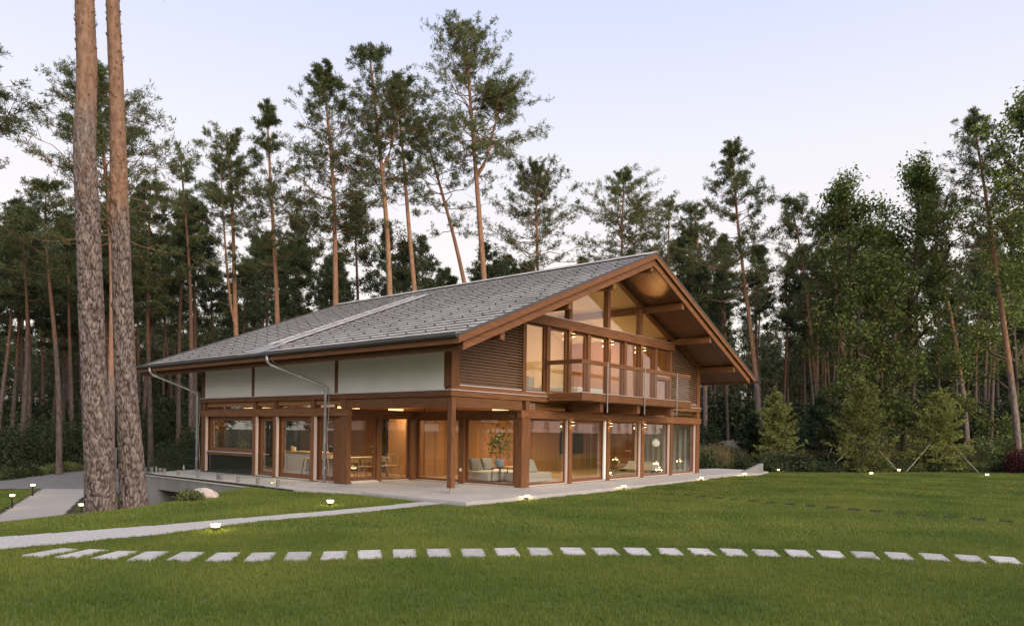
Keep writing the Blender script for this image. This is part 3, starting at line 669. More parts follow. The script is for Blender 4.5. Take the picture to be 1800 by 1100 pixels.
part('upper_back_wall', cream, (.1, 16.2, 5.6, 5.75, 3.0, 4.2), bevel=0)
MB().prism([(.1, 4.2), (16.2, 4.2), (16.2, zt(16.2)-.45), (RU, RZ-.45), (.1, zt(.1)-.45)], 'y', 5.6, 5.75).build('upper_back_wall', cream, H)
for u in (3.40, 13.48): MB().prism([(.25, 3.0), (5.55, 3.0), (5.55, zt(u)-.46), (.25, zt(u)-.46)], 'x', u-.03, u+.03).build('light_block_partition', wood_in, H)  # partitions added to keep pendant light out of the rooms behind the blinds
for u in (3.3, 13.6): part('inner_post', wood_z, (u-.1, u+.1, 3.0, 3.2, 3.0, zt(u)-.5))
iw = part('inner_wall', frame_m, (4.6, 12.0, 5.86, 5.95, .03, 2.62), bevel=0)
bm = MB().box(0, .142, 0, .03, 0, 2.58).mesh('wall_board', wood_in)
for k in range(78): link('wall_board', bm, iw, (4.6+k*.147, 5.825, .032))
for k in range(17): link('wall_board', bm, iw, (16.19, 3.3+k*.147, .032), math.pi/2)
part('dining_wall', frame_m, (.3, 3.6, 8.62, 8.66, .03, 2.62), bevel=0) if 0 else None
part('hall_wall', cream, (5.6, 6.2, 8.0, 8.2, .03, 2.62), bevel=0)
part('kitchen_wall', wood_in, (4.6, 4.75, 5.95, 8.0, .03, 2.62), bevel=0)
part('partition', frame_m, (12.0, 16.2, 5.86, 5.98, .03, 2.62), bevel=0)
part('kitchen_wall', frame_m, (4.62, 4.74, 8.8, 14.1, .03, 2.62), bevel=0)

# ------------------------------------------------------------------ interior furniture
def ceiling_lamp(loc, sx, sy, w, label, m=lamp_soft, h=.05, group=None):
    e = empty('ceiling_lamp', loc, 0, label, 'lamp', group)
    MB().box(-sx/2, sx/2, -sy/2, sy/2, -h, 0).build('diffuser', m, e); MB().box(-sx/2-.01, sx/2+.01, -sy/2-.01, sy/2+.01, .002, .02).build('mount', white_paint, e)
    a = alight(e, (0, 0, -h-.02), w*3.2, sx, sy); return e
ceiling_lamp((1.4, 12.2, 2.6), .5, 1.6, 7, 'long warm ceiling lamp over the window ledge at the left end')
ceiling_lamp((1.6, 8.4, 2.6), .35, 1.2, 9, 'long warm ceiling lamp over the white kitchen island')
ceiling_lamp((1.7, 6.9, 2.6), .9, .25, 20, 'warm ceiling lamp over the dining table')
ceiling_lamp((4.1, 7.0, 2.6), .5, .3, 10, 'warm flush ceiling lamp in the hall beyond the recess')
ceiling_lamp((5.6, 2.9, 2.6), .6, .3, 24, 'flush ceiling lamp over the pale sofa')
ceiling_lamp((9.2, 3.4, 2.6), .6, .3, 34, 'flush ceiling lamp in the middle of the living room')
ceiling_lamp((13.4, 3.4, 2.6), .6, .3, 8, 'flush ceiling lamp above the globe lamp corner')
def pendant(loc, w, label, drop):
    e = empty('pendant_lamp', loc, 0, label, 'lamp')
    MB().lathe([(.02, -.06), (.07, 0), (.09, .06), (.07, .12), (.02, .16)], 14).build('shade', lamp_warm, e); MB().tube([(0, 0, .16), (0, 0, drop)], .006, 6).build('cord', dark_metal, e)
    plight(e, (0, 0, -.12), w*1.8, (1, .66, .32), .1)
pendant((7.2, 3.6, 6.3), 36, 'small glowing pendant lamp under the left half of the gable ceiling', zt(7.2)-.44-6.3)
pendant((12.0, 3.4, 5.1), 50, 'glowing pendant lamp under the right slope of the gable ceiling', zt(12.0)-.44-5.1)
# sofa
so_ = empty('sofa', (3.85, .6, .03), 0, 'low pale grey corner sofa behind the glass beside the corner pillar', 'sofa')
MB().box(.5, 1.9, .0, .95, .04, .36).build('seat', fabric, so_, bevel=.04); MB().box(.0, 1.9, 1.35, 2.7, .04, .36).build('chaise', fabric, so_, bevel=.04); MB().box(.85, 1.9, .955, 1.345, .04, .355).build('base', fabric, so_, bevel=.03)
for x0, y0, m_ in ((.15, 2.2, fabric_dark), (.85, 2.25, fabric_dark), (1.2, .55, fabric)): MB().hexa([(x0, y0, .365), (x0+.6, y0, .365), (x0+.6, y0+.16, .365), (x0, y0+.16, .365), (x0+.05, y0+.17, .78), (x0+.55, y0+.17, .78), (x0+.55, y0+.30, .78), (x0+.05, y0+.30, .78)]).build('back_cushion', m_, so_, bevel=.04)
def leafy(name, n, rad, hgt, z0, m, ls, parent, seed):
    r = np.random.default_rng(seed); c = r.normal(size=(n, 3))*np.array([rad, rad, hgt])*.5; c[:, 2] += z0+hgt*.5
    d = r.normal(size=(n, 3)); d /= np.linalg.norm(d, axis=1)[:, None]; e = np.cross(d, r.normal(size=(n, 3))); e /= np.linalg.norm(e, axis=1)[:, None]
    V = np.stack([c, c+d*ls*.5+e*ls*.28, c+d*ls, c+d*ls*.5-e*ls*.28], 1).reshape(-1, 3); F = np.arange(n*4).reshape(-1, 4)
    return link(name, npmesh(name, V, F, m), parent)
e = empty('side_table', (4.2, 1.72, .03), 0, 'thin black wire side table carrying the potted plant', 'table')
MB().box(-.2, .2, -.2, .2, .50, .52).build('table_top', dark_metal, e)
for sx in (-1, 1):
    for sy in (-1, 1): MB().box(sx*.19-.01, sx*.19+.01, sy*.19-.01, sy*.19+.01, 0, .498).build('leg', dark_metal, e)
e = empty('potted_plant', (4.2, 1.72, .552), 0, 'leafy green plant in a blue grey pot on the wire table', 'plant')
MB().lathe([(.10, 0), (.13, .05), (.14, .26), (.125, .28)], 18).build('pot', pot_blue, e, smooth=True); MB().tube([(0, 0, .27), (.02, 0, .5), (.0, .02, .8)], .012, 6).build('stem', oak_bark, e)
leafy('leaves', 240, .42, .55, .55, mat('pot_leaf', (.10, .17, .03), .5, (.16, .22, .05), 6, translucent=.3), .12, e, 3)
e = empty('coffee_table', (6.5, 2.7, .03), 0, 'round wooden coffee table behind the pale sofa', 'table')
MB().lathe([(.55, .40), (.56, .42), (.55, .44)], 24).build('table_top', light_oak, e)
for k in range(3): MB().tube([(.4*math.cos(k*2.1), .4*math.sin(k*2.1), 0), (.3*math.cos(k*2.1), .3*math.sin(k*2.1), .41)], .02, 6).build('leg', light_oak, e)
e = MB().lathe([(.03, 0), (.06, .06), (.03, .2), (.035, .34), (.03, .36)], 12).build('vase', white_paint, None, (6.4, 2.6, .472), smooth=True); tag(e, 'slim white vase on the round coffee table', 'vase')
e = empty('lounge_chair', (11.4, 1.5, .03), -.5, 'curved brown leather lounge chair with its back to the right', 'chair')
prof = [(-.75, .52), (-.55, .55), (-.35, .44), (-.1, .36), (.2, .36), (.38, .48), (.52, .75), (.64, 1.0), (.70, 1.04)]
b = MB(); b.prism([(x, z) for x, z in prof]+[(x+.03, z-.06) for x, z in reversed(prof)], 'y', -.28, .28); b.build('seat_shell', leather, e, bevel=.01)
MB().lathe([(.28, 0), (.27, .02), (.03, .04), (.03, .34)], 16).build('pedestal', steel, e)
tag(MB().box(13.4, 15.3, 5.70, 5.76, .75, 1.85).build('television', black_gloss), 'wide black television on the boarded living room wall', 'television')
e = empty('low_console', (14.1, 1.9, .03), 1.4, 'low white console at the foot of the globe lamp', 'cabinet')
MB().box(-1.0, 1.0, -.22, .22, .12, .48).build('body', white_paint, e); MB().box(-.98, .98, -.225, -.2205, .29, .3).build('drawer_gap', dark_metal, e)
for s in (-1, 1): MB().box(s*.9-.03, s*.9+.03, -.2, .2, 0, .118).build('leg', dark_metal, e)
e = empty('floor_lamp', (15.0, 1.5, .03), 0, 'tall floor lamp with a pale round globe shade', 'lamp')
MB().lathe([(.02, -.17), (.13, -.13), (.18, 0), (.14, .11), (.05, .16), (.04, .2)], 20, (0, 0, 1.32)).build('globe_shade', globe_m, e, smooth=True); MB().tube([(0, 0, .02), (0, 0, 1.15)], .012, 8).build('pole', steel, e); MB().lathe([(.16, 0), (.16, .02)], 16).build('base', dark_metal, e)
e = empty('curtain', (16.05, .5, .03), math.pi/2, 'grey floor length curtain behind the panes at the right end', 'curtain')
pl = [(.0+.06*math.sin(k*1.1)*0+k*.055, .05*math.sin(k*1.25)) for k in range(42)]
MB().prism(pl+[(x, y+.02) for x, y in reversed(pl)], 'z', 0, 2.5).build('fabric', curtain_m, e); MB().tube([(-.1, 0, 2.53), (2.4, 0, 2.53)], .015, 8).build('rod', steel, e)
e = empty('air_conditioner', (7.65, 5.70, 2.17), 0, 'white air conditioner high on the boarded wall', 'air conditioner')
MB().box(0, .95, -.09, .12, 0, .28).build('body', white_paint, e, bevel=.02); MB().box(.05, .9, -.095, -.0905, .03, .06).build('outlet', dark_metal, e)
# dining
e = empty('dining_table', (2.0, 6.7, .03), 0, 'long pale oak dining table behind the recess windows', 'table')
MB().box(-1.3, 1.35, -.45, .45, .71, .75).build('table_top', light_oak, e)
for sx in (-1.1, 1.15):
    for sy in (-1, 1): MB().box(sx-.04, sx+.04, sy*.36-.04, sy*.36+.04, 0, .708).build('leg', light_oak, e)
def chair(loc, rz, label):
    e = empty('dining_chair', loc, rz, label, 'chair', 'chairs round the dining table')
    MB().box(-.22, .22, -.21, .21, .43, .46).build('seat', light_oak, e, bevel=.01)
    arc = [(.24*math.cos(a), .22*math.sin(a)) for a in np.linspace(math.pi*1.03, math.pi*1.97, 12)]
    MB().prism(arc+[(x*.9, y*.9) for x, y in reversed(arc)], 'z', .60, .78).build('backrest', light_oak, e)
    for sx in (-1, 1): MB().tube([(sx*.19, -.12, .46), (sx*.22, -.08, .62)], .018, 6).build('back_support', light_oak, e)
    for sx in (-1, 1):
        for sy in (-1, 1): MB().tube([(sx*.24, sy*.24, 0), (sx*.16, sy*.15, .428)], [.014, .02], 6).build('leg', light_oak, e)
for i, (x, lb) in enumerate(((1.2, 'pale oak dining chair nearest the corner pillar'), (1.8, 'pale oak dining chair beside the sliding door frame'), (2.45, 'pale oak dining chair under the cream flower pot'), (3.05, 'pale oak dining chair nearest the recess corner'))):
    chair((x, 5.95, .03), 0.1*(i-1.5), lb)
chair((1.1, 7.6, .03), math.pi, 'pale oak chair on the far side of the dining table'); 
e = empty('flower_pot', (2.85, 6.6, .782), 0, 'round cream flower pot with a small leafy plant on the dining table', 'plant')
MB().lathe([(.09, 0), (.16, .06), (.18, .18), (.165, .26)], 20).build('pot', pot_cream, e, smooth=True); leafy('leaves', 90, .25, .22, .26, shrub_m, .1, e, 8)
# kitchen
e = empty('kitchen_island', (1.45, 8.1, .03), 0, 'white panelled kitchen island with a pale wooden worktop', 'kitchen island')
MB().box(-.4, .45, -1.0, 1.75, 0, .86).build('body', white_paint, e); MB().box(-.5, .5, -1.1, 1.8, .862, .91).build('worktop', light_oak, e)
for k in range(4): MB().box(-.412, -.402, -.95+k*.68, -.95+k*.68+.64, .06, .82).build('panel', white_paint, e)
MB().tube([(0, .2, .91), (0, .2, 1.2), (0, .15, 1.3), (0, .02, 1.31), (0, -.05, 1.22)], .014, 8).build('faucet', steel, e, smooth=True)
for i, (y, lb) in enumerate(((7.35, 'slim bar stool at the near end of the kitchen island'), (7.95, 'slim bar stool at the middle of the kitchen island'))):
    s = empty('bar_stool', (.78, y, .03), 0, lb, 'stool', 'stools at the kitchen island')
    MB().lathe([(.15, .66), (.16, .68), (.15, .70)], 14).build('seat', light_oak, s)
    for sx in (-1, 1):
        for sy in (-1, 1): MB().tube([(sx*.18, sy*.18, 0), (sx*.1, sy*.1, .66)], .014, 6).build('leg', dark_metal, s)
    MB().box(-.15, .15, -.012, .012, .25, .27).build('footrest', dark_metal, s)
tag(MB().lathe([(.06, 0), (.065, .16), (.055, .18)], 12).build('canister', light_oak, None, (1.3, 9.75, .942)), 'left of two wooden canisters on the island worktop', 'canister')
tag(MB().lathe([(.05, 0), (.055, .14), (.045, .15)], 12).build('canister', cream, None, (1.25, 9.5, .942)), 'paler right one of two canisters on the island worktop', 'canister')
e = empty('coffee_machine', (1.4, 7.25, .942), 0, 'small black coffee machine on the near end of the island', 'appliance'); MB().box(-.12, .12, -.15, .15, 0, .30).build('body', black_gloss, e); MB().box(-.17, -.121, -.08, .08, .2, .26).build('spout', steel, e)
for i, (y, lb, m_) in enumerate(((12.0, 'dark pot with a bushy plant on the window ledge', dark_metal), (11.5, 'pale pot with a low plant on the window ledge', pot_cream))):
    e = empty('window_plant', (.40, y, .802), 0, lb, 'plant', 'plants on the window ledge'); MB().lathe([(.06, 0), (.09, .17)], 12).build('pot', m_, e); leafy('leaves', 70, .3, .35-.1*i, .17, shrub_m, .09, e, 20+i)
part('window_ledge', light_oak, (.30, .75, 10.45, 13.9, .77, .80), bevel=0)
# upper room
e = empty('bed', (9.3, 2.2, 3.0), 0, 'bed with pale covers in the upper room behind the balcony', 'bed')
MB().box(-1.0, 1.0, -.9, 1.2, .1, .3).build('base', fabric, e); MB().box(-.98, .98, -.88, 1.18, .305, .55).build('mattress', white_paint, e, bevel=.05)
for s in (-.5, .5): MB().box(s-.35, s+.35, .7, 1.12, .555, .68).build('pillow', white_paint, e, bevel=.05)
e = empty('armchair', (6.6, 1.9, 3.0), .4, 'pale armchair behind the glazed balcony doors', 'chair')
MB().box(-.4, .4, -.4, .4, .12, .42).build('seat', fabric, e, bevel=.05); MB().box(-.4, .4, .28, .44, .425, .85).build('backrest', fabric, e, bevel=.05)
tag(MB().box(2.2, 3.35, 5.56, 5.598, 3.9, 4.8).build('wall_picture', fabric_dark), 'large dark picture on the upper room wall', 'picture')

# ------------------------------------------------------------------ vegetation makers
def nrm(a): return a/(np.linalg.norm(a, axis=-1, keepdims=True)+1e-9)
def tubes(P, Rr, s):     # P (n,m,3), Rr (n,m) -> verts, quads
    P = np.asarray(P, float); n, m, _ = P.shape
    T = nrm(np.gradient(P, axis=1)); ref = np.where(np.abs(T[..., 2:]) > .95, np.array([1., 0, 0]), np.array([0, 0, 1.]))
    A = nrm(np.cross(T, ref)); B = np.cross(T, A); an = np.arange(s)*2*np.pi/s
    V = P[:, :, None]+(A[:, :, None]*np.cos(an)[:, None]+B[:, :, None]*np.sin(an)[:, None])*np.asarray(Rr)[:, :, None, None]
    b = (np.arange(n)*m*s)[:, None, None]; i = np.arange(m-1)[None, :, None]*s; k = np.arange(s)[None, None]; k2 = (k+1) % s
    F = np.stack(np.broadcast_arrays(b+i+k, b+i+k2, b+i+s+k2, b+i+s+k), -1).reshape(-1, 4)
    return V.reshape(-1, 3), F
def join(parts):
    Vs, Fs, o = [], [], 0
    for V, F in parts: Vs.append(V); Fs.append(F+o); o += len(V)
    return np.concatenate(Vs), np.concatenate(Fs)
def tufts(r, C, D, L, k, wd, spread=.75):     # needle sprays: k thin triangles per tuft
    n = len(C); d = nrm(D[:, None]*.7+r.normal(size=(n, k, 3))*spread); side = nrm(np.cross(d, r.normal(size=(n, k, 3))))
    ln = (L*r.uniform(.65, 1.15, (n, k)))[..., None]; c = C[:, None]+r.normal(size=(n, k, 3))*.03
    w = ln*wd
    V = np.stack([c-side*w*.5, c+d*ln*.5+side*w, c+d*ln, c+d*ln*.5-side*w], 2).reshape(-1, 3)
    return V, np.arange(len(V)).reshape(-1, 4)
def trunk_path(r, H, lean, wob, m=16, bend=1.4):
    t = np.linspace(0, 1, m); ph = r.uniform(0, 6.28, 2)
    x = lean[0]*t**bend+wob*(np.sin(t*5+ph[0])-np.sin(ph[0]))*t; y = lean[1]*t**bend+wob*(np.sin(t*4.3+ph[1])-np.sin(ph[1]))*t
    return np.stack([x, y, t*H], 1), t
def pine(seed, H, cb, R, lean=(0, 0), nb=58, dens=1.0, r0=None, wob=.25, fork=None, tuft_l=.34, sub=6, k=7, dead=14, shape='round', bare=False):
    r = np.random.default_rng(seed); r0 = r0 or .0088*H+.02
    tp, t = trunk_path(r, H, lean, wob); rad = r0*(1-.78*t**1.15); rad[0] *= 1.18; rad[-1] = .02
    wood = [] if bare else [tubes(tp[None], rad[None], 10)]
    axes = [(tp, cb, H, R, nb)]
    if fork:
        fz, fx, fy, fr = fork; p0 = np.array([np.interp(fz, tp[:, 2], tp[:, i]) for i in range(3)]); s = np.linspace(0, 1, 8)[:, None]
        q = p0+np.array([fx, fy, 0])*s**.6+np.array([0, 0, (H-fz)*fr])*s
        wood.append(tubes(q[None], (r0*.5*(1-.85*s[:, 0]))[None], 7)); axes.append((q, fz+(H-fz)*fr*.25, fz+(H-fz)*fr, R*.7, int(nb*.5)))
    TC, TD = [], []
    for path, zb, zt_, RR, nbr in axes:
        u = np.sort(r.uniform(0, 1, nbr)**.85); z = zb+(zt_-zb)*u*.985
        base = np.stack([np.interp(z, path[:, 2], path[:, i]) for i in range(2)]+[z], 1)
        if shape == 'round': prof = (1-u)**.55*(.5+.5*np.minimum(1, u/.22))
        elif shape == 'cone': prof = (1-u)**.85*(.7+.3*np.minimum(1, u/.15))
        else: prof = (1-u**2.2)*(.45+.55*np.minimum(1, u/.35))
        L = RR*np.clip(prof, .10, 1)*r.uniform(.55, 1.25, nbr)+.25; az = np.arange(nbr)*2.4+r.uniform(-.7, .7, nbr)
        el = np.radians(-8+62*u**1.2+r.uniform(-14, 14, nbr))
        d = np.stack([np.cos(az)*np.cos(el), np.sin(az)*np.cos(el), np.sin(el)], 1); s = np.linspace(0, 1, 5)
        curve = np.stack([np.zeros(nbr), np.zeros(nbr), r.uniform(.02, .28, nbr)], 1)
        BP = base[:, None]+d[:, None]*L[:, None, None]*s[None, :, None]+curve[:, None]*L[:, None, None]*(s**2)[None, :, None]
        BP[:, 1:4] += r.normal(size=(nbr, 3, 3))*.05*L[:, None, None]
        br = (.007+.010*L)[:, None]*(1-.8*s)[None]
        wood.append(tubes(BP, br, 5))
        tt = r.uniform(.22, 1.0, (nbr, sub)); tt[:, -1] = 1.0
        org = np.stack([np.stack([np.interp(tt[i], s, BP[i, :, a]) for a in range(3)], -1) for i in range(nbr)])
        a2 = az[:, None]+r.choice([-1, 1], (nbr, sub))*r.uniform(.4, 1.25, (nbr, sub)); e2 = r.uniform(.0, .75, (nbr, sub))
        a2[:, -1] = az; sl = L[:, None]*r.uniform(.22, .42, (nbr, sub))
        d2 = np.stack([np.cos(a2)*np.cos(e2), np.sin(a2)*np.cos(e2), np.sin(e2)], -1)
        ss = np.linspace(0, 1, 3); SP_ = org[:, :, None]+d2[:, :, None]*sl[..., None, None]*ss[None, None, :, None]
        wood.append(tubes(SP_.reshape(-1, 3, 3), np.tile(np.array([.014, .010, .004]), (nbr*sub, 1)), 3))
        nt = max(3, int(6*dens)); q = r.uniform(.15, 1.08, (nbr, sub, nt))
        C = org[:, :, None]+d2[:, :, None]*(sl[..., None]*q)[..., None]+r.normal(size=(nbr, sub, nt, 3))*(.05+.05*sl[..., None, None])
        D = d2[:, :, None]+np.array([0, 0, .55])+0*C
        TC.append(C.reshape(-1, 3)); TD.append(D.reshape(-1, 3))
    if dead:
        z = r.uniform(cb*.45, cb*1.02, dead); base = np.stack([np.interp(z, tp[:, 2], tp[:, i]) for i in range(2)]+[z], 1); az = r.uniform(0, 6.28, dead); L = r.uniform(.4, 1.9, dead)*min(1, R/1.6)
        d = np.stack([np.cos(az), np.sin(az), r.uniform(-.35, .35, dead)], 1); s = np.linspace(0, 1, 4)
        P = base[:, None]+d[:, None]*(L[:, None]*s)[..., None]+np.array([0, 0, .18])*(L[:, None]*s**2)[..., None]
        wood.append(tubes(P, np.array([.016, .012, .008, .003])[None]*np.ones((dead, 1)), 4))
    C = np.concatenate(TC); D = np.concatenate(TD)
    V, F = tufts(r, C, nrm(D), tuft_l, k, .085)
    return join(wood), (V, F)
def add_tree(name, wood, crown, loc, label, cat, group=None, bm=None, lm=None, rz=0):
    e = empty(name, loc, rz, label, cat, group)
    link('trunk', npmesh('trunk', *wood, bm, True), e); link('crown', npmesh('crown', *crown, lm), e); return e
def leaf_quads(r, C, size, flat=.0, up=None):
    n = len(C); d = nrm(r.normal(size=(n, 3))+(np.array([0, 0, flat]) if flat else 0)); e = nrm(np.cross(d, r.normal(size=(n, 3)))); g = np.cross(d, e); s = (size*r.uniform(.6, 1.2, n))[:, None]
    V = np.stack([C-e*s*.5, C+g*s*.30, C+e*s*.5, C-g*s*.30], 1).reshape(-1, 3); return V, np.arange(n*4).reshape(-1, 4)
def broadleaf(seed, H, cb, R, lean=(0, 0), limbs=16, leaf=.20, per=15, tw=9, r0=None, asc=(25, 70), sub=7, sp=.22, rmin=.25):
    r = np.random.default_rng(seed); r0 = r0 or .009*H+.03
    tp, t = trunk_path(r, H*.93, lean, .3); rad = r0*(1-.85*t); wood = [tubes(tp[None], rad[None], 10)]
    u = np.linspace(0, .97, limbs)+r.uniform(-.02, .02, limbs); u = np.clip(u, 0, 1); z = cb+(H*.93-cb)*u; base = np.stack([np.interp(z, tp[:, 2], tp[:, i]) for i in range(2)]+[z], 1)
    prof = np.maximum(rmin, np.sin(np.pi*(.22+.70*u))**.8); L = R*prof*r.uniform(.7, 1.3, limbs); az = np.arange(limbs)*2.4+r.uniform(-.5, .5, limbs); el = np.radians(np.interp(u, [0, 1], asc)+r.uniform(-12, 12, limbs))
    d = np.stack([np.cos(az)*np.cos(el), np.sin(az)*np.cos(el), np.sin(el)], 1); s = np.linspace(0, 1, 6)
    BP = base[:, None]+d[:, None]*(L[:, None]*s)[..., None]; BP[:, 1:] += r.normal(size=(limbs, 5, 3))*.07*L[:, None, None]; wood.append(tubes(BP, (.03+.025*L)[:, None]*(1-.8*s)[None], 6))
    tt = r.uniform(.2, 1, (limbs, sub)); tt[:, -1] = 1; org = np.stack([np.stack([np.interp(tt[i], s, BP[i, :, a]) for a in range(3)], -1) for i in range(limbs)])
    d2 = nrm(d[:, None]+r.normal(size=(limbs, sub, 3))*.75+np.array([0, 0, .2])); sl = L[:, None]*r.uniform(.25, .5, (limbs, sub)); s3 = np.linspace(0, 1, 3)
    SPp = org[:, :, None]+d2[:, :, None]*(sl[..., None]*s3)[..., None]; wood.append(tubes(SPp.reshape(-1, 3, 3), np.tile([.022, .014, .005], (limbs*sub, 1)), 4))
    q = r.uniform(.25, 1.05, (limbs, sub, tw)); C = org[:, :, None]+d2[:, :, None]*(sl[..., None]*q)[..., None]+r.normal(size=(limbs, sub, tw, 3))*sp*.8
    C = C.reshape(-1, 3); CC = (C[:, None]+r.normal(size=(len(C), per, 3))*sp).reshape(-1, 3)
    return join(wood), leaf_quads(r, CC, leaf, .8)
def spruce(seed, H, R, lv=13, nb=8, k=7):
    r = np.random.default_rng(seed); tp, t = trunk_path(r, H, (0, 0), .03, 8); wood = [tubes(tp[None], (.05*(1-.95*t)+.004)[None], 7)]
    TC, TD = [], []
    for i in range(lv):
        u = (i+.4)/lv; z = .10+H*.92*u**.92; n = nb if u < .75 else 5; az = r.uniform(0, 6.28)+np.arange(n)*6.283/n+r.uniform(-.35, .35, n); L = R*(1-u)**.75*r.uniform(.55, 1.25, n)+.14; el = np.radians(-16+58*u+r.uniform(-14, 14, n))
        d = np.stack([np.cos(az)*np.cos(el), np.sin(az)*np.cos(el), np.sin(el)], 1); s = np.linspace(0, 1, 4); P = np.array([0, 0, z])+d[:, None]*(L[:, None]*s)[..., None]+np.array([0, 0, .22])*(L[:, None]*s**2)[..., None]
        wood.append(tubes(P, np.tile([.014, .010, .007, .003], (n, 1)), 3))
        m = 26; q = r.uniform(.10, 1.03, (n, m)); c = np.array([0, 0, z])+d[:, None]*(L[:, None]*q)[..., None]; c[..., 2] += .22*L[:, None]*q**2
        sd = np.stack([-np.sin(az), np.cos(az), 0*az], 1)[:, None]*r.choice([-1, 1], (n, m))[..., None]; w = (L[:, None]*.36*(1.08-q)*np.abs(np.sin(q*14)))[..., None]
        TC.append((c+sd*w).reshape(-1, 3)); TD.append((d[:, None]*.8+sd*.6+np.array([0, 0, .05])).reshape(-1, 3))
    top = np.stack([np.zeros(16), np.zeros(16), np.linspace(H*.90, H*1.04, 16)], 1); TC.append(top); TD.append(np.tile([0, 0, 1.], (16, 1)))
    return join(wood), tufts(r, np.concatenate(TC), nrm(np.concatenate(TD)), .17, k, .13, .5)
def shrub(seed, R, Hh, n=260, per=14, leaf=.12, stems=14, sp=.13, up=0):
    r = np.random.default_rng(seed); d = nrm(r.normal(size=(n, 3))); d[:, 2] = np.abs(d[:, 2]); rr = r.uniform(.35, 1, n)**.6*(1+.25*np.sin(d[:, 0]*5+seed)*np.sin(d[:, 1]*4))
    C = d*rr[:, None]*np.array([R, R, Hh]); C[:, 2] += .08
    a = r.uniform(0, 6.28, stems); e = np.stack([np.cos(a)*R*.6, np.sin(a)*R*.6, np.full(stems, Hh*.75)], 1)*r.uniform(.5, 1, (stems, 1)); s = np.linspace(0, 1, 4)
    P = e[:, None]*np.stack([s, s, s**.8], 1)[None]; wood = tubes(P, np.tile([.025, .02, .012, .004], (stems, 1)), 4)
    CC = (C[:, None]+r.normal(size=(n, per, 3))*sp).reshape(-1, 3); CC[:, 2] = np.abs(CC[:, 2]); return wood, leaf_quads(r, CC, leaf)
def gz(u, v): return float(ground(u, v))-.04

# the two big pines by the left corner: plated bark with real relief
def big_trunk(seed, path, radii, attr_m):
    r = np.random.default_rng(seed); path = np.array(path, float); ns, m = 90, 520
    zz = np.linspace(path[0, 2], path[-1, 2], m); px = np.interp(zz, path[:, 2], path[:, 0]); py = np.interp(zz, path[:, 2], path[:, 1])
    ker = np.ones(61)/61; px = np.convolve(np.pad(px, 30, 'edge'), ker, 'valid'); py = np.convolve(np.pad(py, 30, 'edge'), ker, 'valid')
    rad = np.interp(zz, path[:, 2], radii); th = np.arange(ns)*2*np.pi/ns
    cu, cv = 40, 4.7     # plate cells round / per metre
    U = th[None]/(2*np.pi)*cu+0*zz[:, None]; Vv = zz[:, None]*cv+0*th[None]
    U = U+.40*np.sin(Vv*.55+3*np.sin(U*.57))+.16*np.sin(Vv*1.5+U*.9); iu = np.floor(U).astype(int); iv = np.floor(Vv).astype(int)
    J = r.uniform(0, 1, (cu, 400, 2)); d1 = np.full(U.shape, 9.); d2 = d1.copy()
    for a in (-1, 0, 1):
        for b in (-1, 0, 1):
            ca, cb_ = iu+a, iv+b; j = J[ca % cu, (cb_+50) % 400]; dd = np.hypot(ca+j[..., 0]-U, (cb_+j[..., 1]-Vv)); d2 = np.where(dd < d1, d1, np.minimum(d2, dd)); d1 = np.minimum(d1, dd)
    plate = np.clip((d2-d1)/(.30+.18*np.sin(Vv*1.3+U*.8)), 0, 1); plate = plate*plate*(3-2*plate)
    rough = sstep(np.clip(zz, 0, 99), 11, 5)[:, None] if False else (1-sstep(zz, 7.0, 11.0))[:, None]
    amp = .045*rough+.007
    rr = rad[:, None]*(1+.06*np.sin(3*th+1.3)[None]*(1-sstep(zz, .0, 3))[:, None])+amp*(plate-.6)
    for _ in range(9):   # knots and branch scars
        z0 = r.uniform(2, 11); t0 = r.uniform(0, 6.28); dth = np.angle(np.exp(1j*(th-t0)))[None]; rr = rr+.05*np.exp(-((zz[:, None]-z0)/.07)**2-(dth*rad[:, None]/.07)**2)
    V = np.stack([px[:, None]+rr*np.cos(th), py[:, None]+rr*np.sin(th), zz[:, None]+0*rr], -1)
    i = np.arange(m-1)[:, None]*ns; k = np.arange(ns)[None]; F = np.stack([i+k, i+(k+1) % ns, i+ns+(k+1) % ns, i+ns+k], -1).reshape(-1, 4)
    me = npmesh('trunk', V, F, attr_m, True); at = me.attributes.new('plate', 'FLOAT', 'POINT'); at.data.foreach_set('value', (plate*rough+(1-rough)).astype(np.float32).ravel())
    # peeling bark flakes on the orange part
    n = 420; z = r.uniform(7.5, path[-1, 2], n); a = r.uniform(0, 6.28, n); rr_ = np.interp(z, zz, rad)+.006; c = np.stack([np.interp(z, zz, px)+rr_*np.cos(a), np.interp(z, zz, py)+rr_*np.sin(a), z], 1)
    return me, c, a

# ------------------------------------------------------------------ the two big pines
T1P = [(0.0, 0.0, -0.84), (0.0, 0.0, -0.48), (-0.01, 0.02, -0.11), (-0.05, 0.06, 0.76), (-0.07, 0.09, 1.63), (-0.13, 0.16, 2.5), (-0.16, 0.2, 3.37), (-0.2, 0.24, 4.53), (-0.24, 0.29, 5.69), (-0.26, 0.32, 6.56), (-0.3, 0.37, 7.57), (-0.35, 0.42, 8.59), (-0.37, 0.45, 9.17), (-0.35, 0.42, 9.75), (-0.31, 0.37, 10.33), (-0.33, 0.4, 11.2), (-0.37, 0.45, 12.07), (-0.39, 0.48, 12.94), (-0.42, 0.52, 14.39), (-0.47, 0.57, 17.44)]
T1R = [0.43, 0.375, 0.343, 0.319, 0.305, 0.276, 0.265, 0.276, 0.265, 0.261, 0.254, 0.25, 0.247, 0.239, 0.236, 0.232, 0.225, 0.218, 0.203, 0.16]
